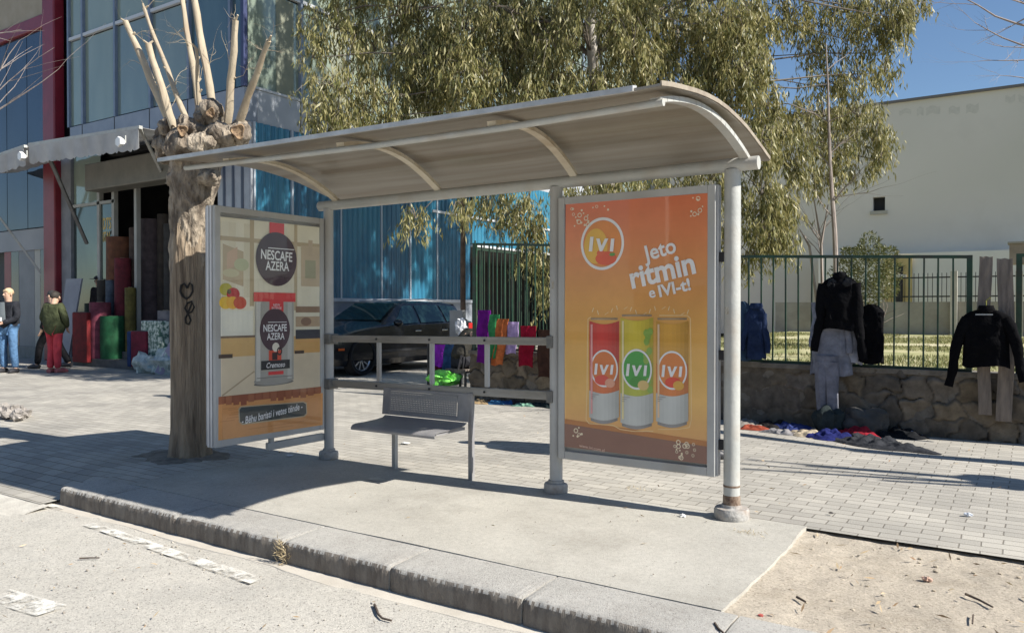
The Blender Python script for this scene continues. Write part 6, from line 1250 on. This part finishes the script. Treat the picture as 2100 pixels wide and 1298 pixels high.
H = [(1530, 872, .20, .16, .07, (.38, .34, .30), 'cream and rust top at the left end of the right heap'), (1545, 862, .20, .16, .12, (.03, .07, .11), 'dark teal garment beside the white post'), (1545, 880, .16, .08, .05, (.26, .06, .035), 'rust red garment at the front left of the heap'),
     (1562, 850, .16, .10, .10, (.10, .22, .36), 'light blue garment at the back left of the heap'), (1590, 856, .24, .16, .13, (.13, .14, .12), 'olive grey garment at the back of the heap'), (1585, 876, .16, .12, .10, (.02, .018, .018), 'black garment left of the pale one'),
     (1600, 889, .12, .07, .05, (.44, .42, .42), 'pale grey rag on the front edge of the heap'), (1625, 880, .18, .13, .08, (.035, .05, .16), 'navy garment with blue trim mid heap'), (1628, 868, .12, .08, .10, (.16, .26, .42), 'sky blue garment above the navy one'),
     (1655, 893, .17, .10, .08, (.62, .52, .38), 'cream crumpled garment at the front of the heap'), (1700, 898, .24, .14, .10, (.02, .025, .12), 'royal navy garment at the front centre'), (1728, 880, .12, .14, .15, (.03, .035, .15), 'dark blue garment rising to a pink patch'), (1722, 868, .06, .05, .10, (.50, .16, .24), 'small pink patterned cloth on the dark blue garment'),
     (1762, 893, .16, .09, .12, (.42, .03, .05), 'scarlet garment on the grey coat'), (1790, 884, .12, .07, .12, (.45, .05, .10), 'crimson garment nearest the boulder'), (1795, 912, .42, .16, .09, (.035, .037, .042), 'charcoal coat spread flat at the right of the heap'), (1850, 895, .20, .13, .12, (.012, .013, .015), 'black shoes and bag at the right end of the heap'), (1876, 897, .07, .05, .09, (.30, .32, .40), 'pale blue cloth at the far right tip of the heap'),
     (984, 826, .16, .10, .05, (.62, .44, .24), 'tan cloth at the left of the far heap'), (1002, 825, .13, .08, .05, (.16, .08, .05), 'brown cloth right of the tan one'), (1020, 828, .13, .09, .06, (.05, .16, .30), 'teal blue cloth in the far heap'), (1040, 828, .13, .07, .06, (.03, .10, .26), 'blue cloth in the middle of the far heap'),
     (1060, 829, .12, .07, .05, (.04, .03, .035), 'black cloth in the far heap'), (1075, 833, .12, .06, .04, (.16, .30, .22), 'pale green cloth at the front of the far heap'), (1092, 828, .10, .07, .07, (.62, .56, .50), 'off white cloth in the far heap'), (1115, 834, .2, .10, .07, (.02, .03, .03), 'black green cloth at the right of the far heap')]
for k, (x, y, a_, b_, h_, c, lab) in enumerate(H): heap('garment', lab, 'garment', x, y, a_ * 1.3, b_ * 1.2, h_, c, k + 3)
g_ = pl(1768, 890, 1, 3.9); m = MB(); m.ball((g_.x, 4.02, .10), (.22, .13, .17), 16, .5, 2); tag(m.build('boulder', mat('boulder', (.055, .053, .048), (.095, .09, .082), scale=6, rough=.95, bump=.5, bscale=30), smooth=True), 'rounded grey boulder at the foot of the stone wall', 'boulder')

# ================================================================ SMALL THINGS ON THE GROUND
def stick(label, pts, r_, mt, z=0, name='stick', grp=None):
    q = [pl(x, y, 2, z) + Vector((0, 0, r_)) for x, y in pts]; m = MB(); m.tube(q, [r_ * (1 - .5 * i / len(q)) for i in range(len(q))], 6); return tag(m.build(name, mt, smooth=True), label, 'stick', grp)
sm = mat('dark_stick', (.06, .045, .035), (.12, .09, .07), scale=12, rough=.9)
stick('thin straight stick lying on the road at the left', [(163, 1146), (185, 1145), (204, 1145)], .005, sm, -.128)
stick('bent dark stick lying on the road near the kerb', [(768, 1242), (776, 1262), (784, 1270), (803, 1275)], .007, sm, -.126)
stick('thick dark stick lying on the dirt at the lower right', [(1980, 1220), (2008, 1232), (2036, 1247)], .006, sm, -.012)
stick('short dark stick lying on the dirt left of the thick one', [(1634, 1226), (1652, 1236)], .006, sm, -.012)
stick('short upright looking twig at the lower right of the dirt', [(1996, 1262), (1994, 1280)], .004, sm, -.012)
stick('dark twig at the kerb end on the dirt', [(1466, 1280), (1474, 1292), (1484, 1300)], .006, sm, .0)
rg = random.Random(9)
peb = mat('pebble', (.28, .25, .21), (.5, .46, .4), scale=20, rough=.9); leafd = island_mat('dry_leaf', [(.22, .13, .07), (.40, .30, .18), (.55, .45, .30)], trans=.1, rough=.8)
def scatter(name, n, box, z, smin, smax, mt, seed, flat=.6):
    r_ = random.Random(seed); m = MB()
    for i in range(n):
        x, y = r_.uniform(box[0], box[1]), r_.uniform(box[2], box[3]); s_ = smin + (smax - smin) * r_.random() ** 4; m.ball((x, y, z + s_ * .3), (s_, s_ * r_.uniform(.6, 1), s_ * flat), 3, .4, i)
    o = m.build(name, mt); o['kind'] = 'stuff'; return o
scatter('road_grit', 1500, (-5, 1.5, -3.6, -1.85), -.132, .0018, .009, peb, 1)
peb2 = mat('dirt_pebble', (.36, .30, .22), (.50, .44, .34), scale=20, rough=.9)
scatter('dirt_gravel', 700, (.46, 3.2, -1.55, 0.0), -.024, .002, .013, peb2, 2)
scatter('platform_grit', 420, (-3.9, .4, -1.45, .9), .012, .0015, .006, peb, 3)
def litter(name, n, box, z, seed, L0_, L1_, wd, mt):
    rs = np.random.RandomState(seed); P = np.stack([rs.uniform(box[0], box[1], n), rs.uniform(box[2], box[3], n), np.full(n, z)], 1); D = np.stack([rs.normal(size=n), rs.normal(size=n), rs.uniform(0, .35, n)], 1); D /= np.linalg.norm(D, axis=1, keepdims=True)
    V = leaf_quads(P, D, rs.uniform(L0_, L1_, n), rs.uniform(wd * .5, wd, n), rs); V[..., 2] = np.maximum(V[..., 2], z)
    m = MB()
    for q in V: m.add([tuple(v) for v in q], [(0, 1, 2, 3)])
    o = m.build(name, mt); o['kind'] = 'stuff'; return o
litter('fallen_leaves', 150, (.5, 3.2, -1.5, .02), -.008, 4, .02, .075, .016, leafd)
litter('fallen_leaves', 90, (-4, 2.5, -1.2, 3.5), .012, 5, .015, .06, .014, leafd)
litter('fallen_leaves', 60, (-5, 1, -3.2, -1.85), -.12, 6, .015, .05, .012, leafd)
def scrap(label, x, y, s_, c, z=.012, seed=1, cat='litter', name='paper_scrap', h_=.5):
    g_ = pl(x, y, 2, z); m = MB(); m.ball((g_.x, g_.y, z + s_ * .3 * h_), (s_, s_ * .7, s_ * h_), 7, .9, seed); return tag(m.build(name, mat('scrap_%02x%02x%02x' % tuple(int(255 * q) for q in c), c, rough=.7)), label, cat)
scrap('small white scrap on the pavers left of the thick post base', 1400, 1058, .020, (.75, .75, .72)); scrap('white blue scrap on the pavers at the right', 1985, 1055, .022, (.62, .66, .72), seed=3)
scrap('dark pebble on the pavers right of the thick post', 1704, 1052, .012, (.10, .09, .08), seed=5, name='pebble'); scrap('white paper under the left advert box', 594, 934, .035, (.7, .7, .72), seed=6, h_=.15); scrap('flat white paper behind the bench legs', 832, 908, .05, (.75, .74, .70), seed=7, h_=.1)
scrap('pinkish crumpled wrapper on the dirt', 1900, 1188, .022, (.50, .33, .25), z=-.012, seed=8); scrap('small red wrapper on the dirt near the platform edge', 1560, 1262, .012, (.45, .10, .08), z=-.012, seed=9)
scrap('flat pale tile piece lying in the shade beside the bench', 770, 982, .06, (.50, .48, .42), z=.012, seed=11, h_=.06, name='tile_piece', cat='tile')
# dry weed growing at a kerb joint
t = thing('dry_weed', 'dry straw coloured weed growing from a kerb joint', 'weed', pl(582, 1142, 2, -.12)); rs = np.random.RandomState(8); n = 120; b0_ = np.array(pl(580, 1135, 1, -1.81)); P = b0_ + rs.normal(size=(n, 3)) * [.022, .006, .04]; D = np.stack([rs.normal(size=n) * .5, -np.abs(rs.normal(size=n)) * .3, rs.uniform(-.2, 1, n)], 1); D /= np.linalg.norm(D, axis=1, keepdims=True)
leaves_obj('stalks', leaf_quads(P, D, rs.uniform(.02, .06, n), rs.uniform(.003, .006, n), rs), island_mat('straw', [(.35, .27, .15), (.6, .5, .32), (.45, .36, .22)], trans=.2), t)
# rubble with broken board at the left edge
rt = thing('rubble_heap', 'small heap of broken stones with a pale broken board at the left edge', 'rubble', (-8.3, -.2, 0)); m = MB()
for k in range(12): m.ball((-8.62 + .045 * k * rg.uniform(.6, 1.4), -.25 + rg.uniform(-.12, .12), .05 + .05 * rg.random()), (.09 * rg.uniform(.5, 1.2), .07, .06), 6, .7, k)
m.build('stones', mat('rubble', (.2, .18, .16), (.36, .33, .3), scale=9, rough=.95, bump=.5, bscale=40), rt); m = MB(); a_, b_ = pl(18, 838, 2, .10), pl(62, 852, 2, .01); m.bar(a_, b_, .10, .02); m.build('broken_board', mat('board_pale', (.55, .52, .46), rough=.9), rt)
# small weeds round the thick post base
for k, (x, y, nn) in enumerate(((1530, 1092, 60), (1300, 1002, 30))):
    t = thing('weed_tuft', ('tiny dry grass tuft at the thick post base', 'tiny dry grass tuft between pavers behind the orange advert')[k], 'weed', pl(x, y, 2, .01)); b0_ = np.array(pl(x, y, 2, .012)); rs = np.random.RandomState(k); P = b0_ + rs.normal(size=(nn, 3)) * [.05, .02, 0]; D = np.stack([rs.normal(size=nn), rs.normal(size=nn), np.abs(rs.normal(size=nn)) * .6], 1); D /= np.linalg.norm(D, axis=1, keepdims=True)
    leaves_obj('blades', leaf_quads(P, D, rs.uniform(.01, .035, nn), rs.uniform(.002, .004, nn), rs), MATS.get('x') or bpy.data.materials['straw'], t)

# ================================================================ ACROSS THE STREET (seen only as reflections in the glass)
ob = thing('opposite_building', 'plain pale building across the street behind the viewer, seen only reflected in the glass', 'building', (2, -34, 0))
def mirror(px_, py_, Y=-34.0):
    q = pl(px_, py_, 1, RY - .012); d = q - CAM; d.y = -d.y; return q + d * ((Y - q.y) / d.y)
tA = mat('opposite_wall', (.20, .17, .14), (.26, .225, .19), scale=.3, rough=.9); tB = mat('opposite_white', (.72, .66, .58), (.8, .74, .66), scale=.3, rough=.9)
pA, pB_, pC, pD = mirror(1168, 700), mirror(1450, 700), mirror(1298, 400), mirror(1372, 598); xl_, xr_ = sorted((pC.x, pD.x))
m = MB(); m.box((-16, -46, 0), (34, -34.0, 9.5)); m.build('wall', tA, ob); m = MB(); m.box((xl_, -34.0, mirror(1330, 600).z), (xr_, -33.5, 13.5)); m.build('white_tower', tB, ob)
qa, qb = mirror(1340, 600).x, mirror(1370, 600).x; m = MB(); m.box((min(qa, qb), -33.98, 2.4), (max(qa, qb), -33.6, mirror(1330, 600).z - .05)); m.build('white_pier', tB, ob)
m = MB(); m.box((-16, -33.98, 2.4), (34, -33.3, 2.7)); m.build('string_course', tB, ob)
r7 = random.Random(4)
for i in range(14):
    for j in range(2):
        x = -14 + 3.4 * i; m = MB(); m.box((x, -33.99, 3.6 + 3 * j), (x + 1.4, -33.93, 5.2 + 3 * j)); m.build('window', pdark, ob)
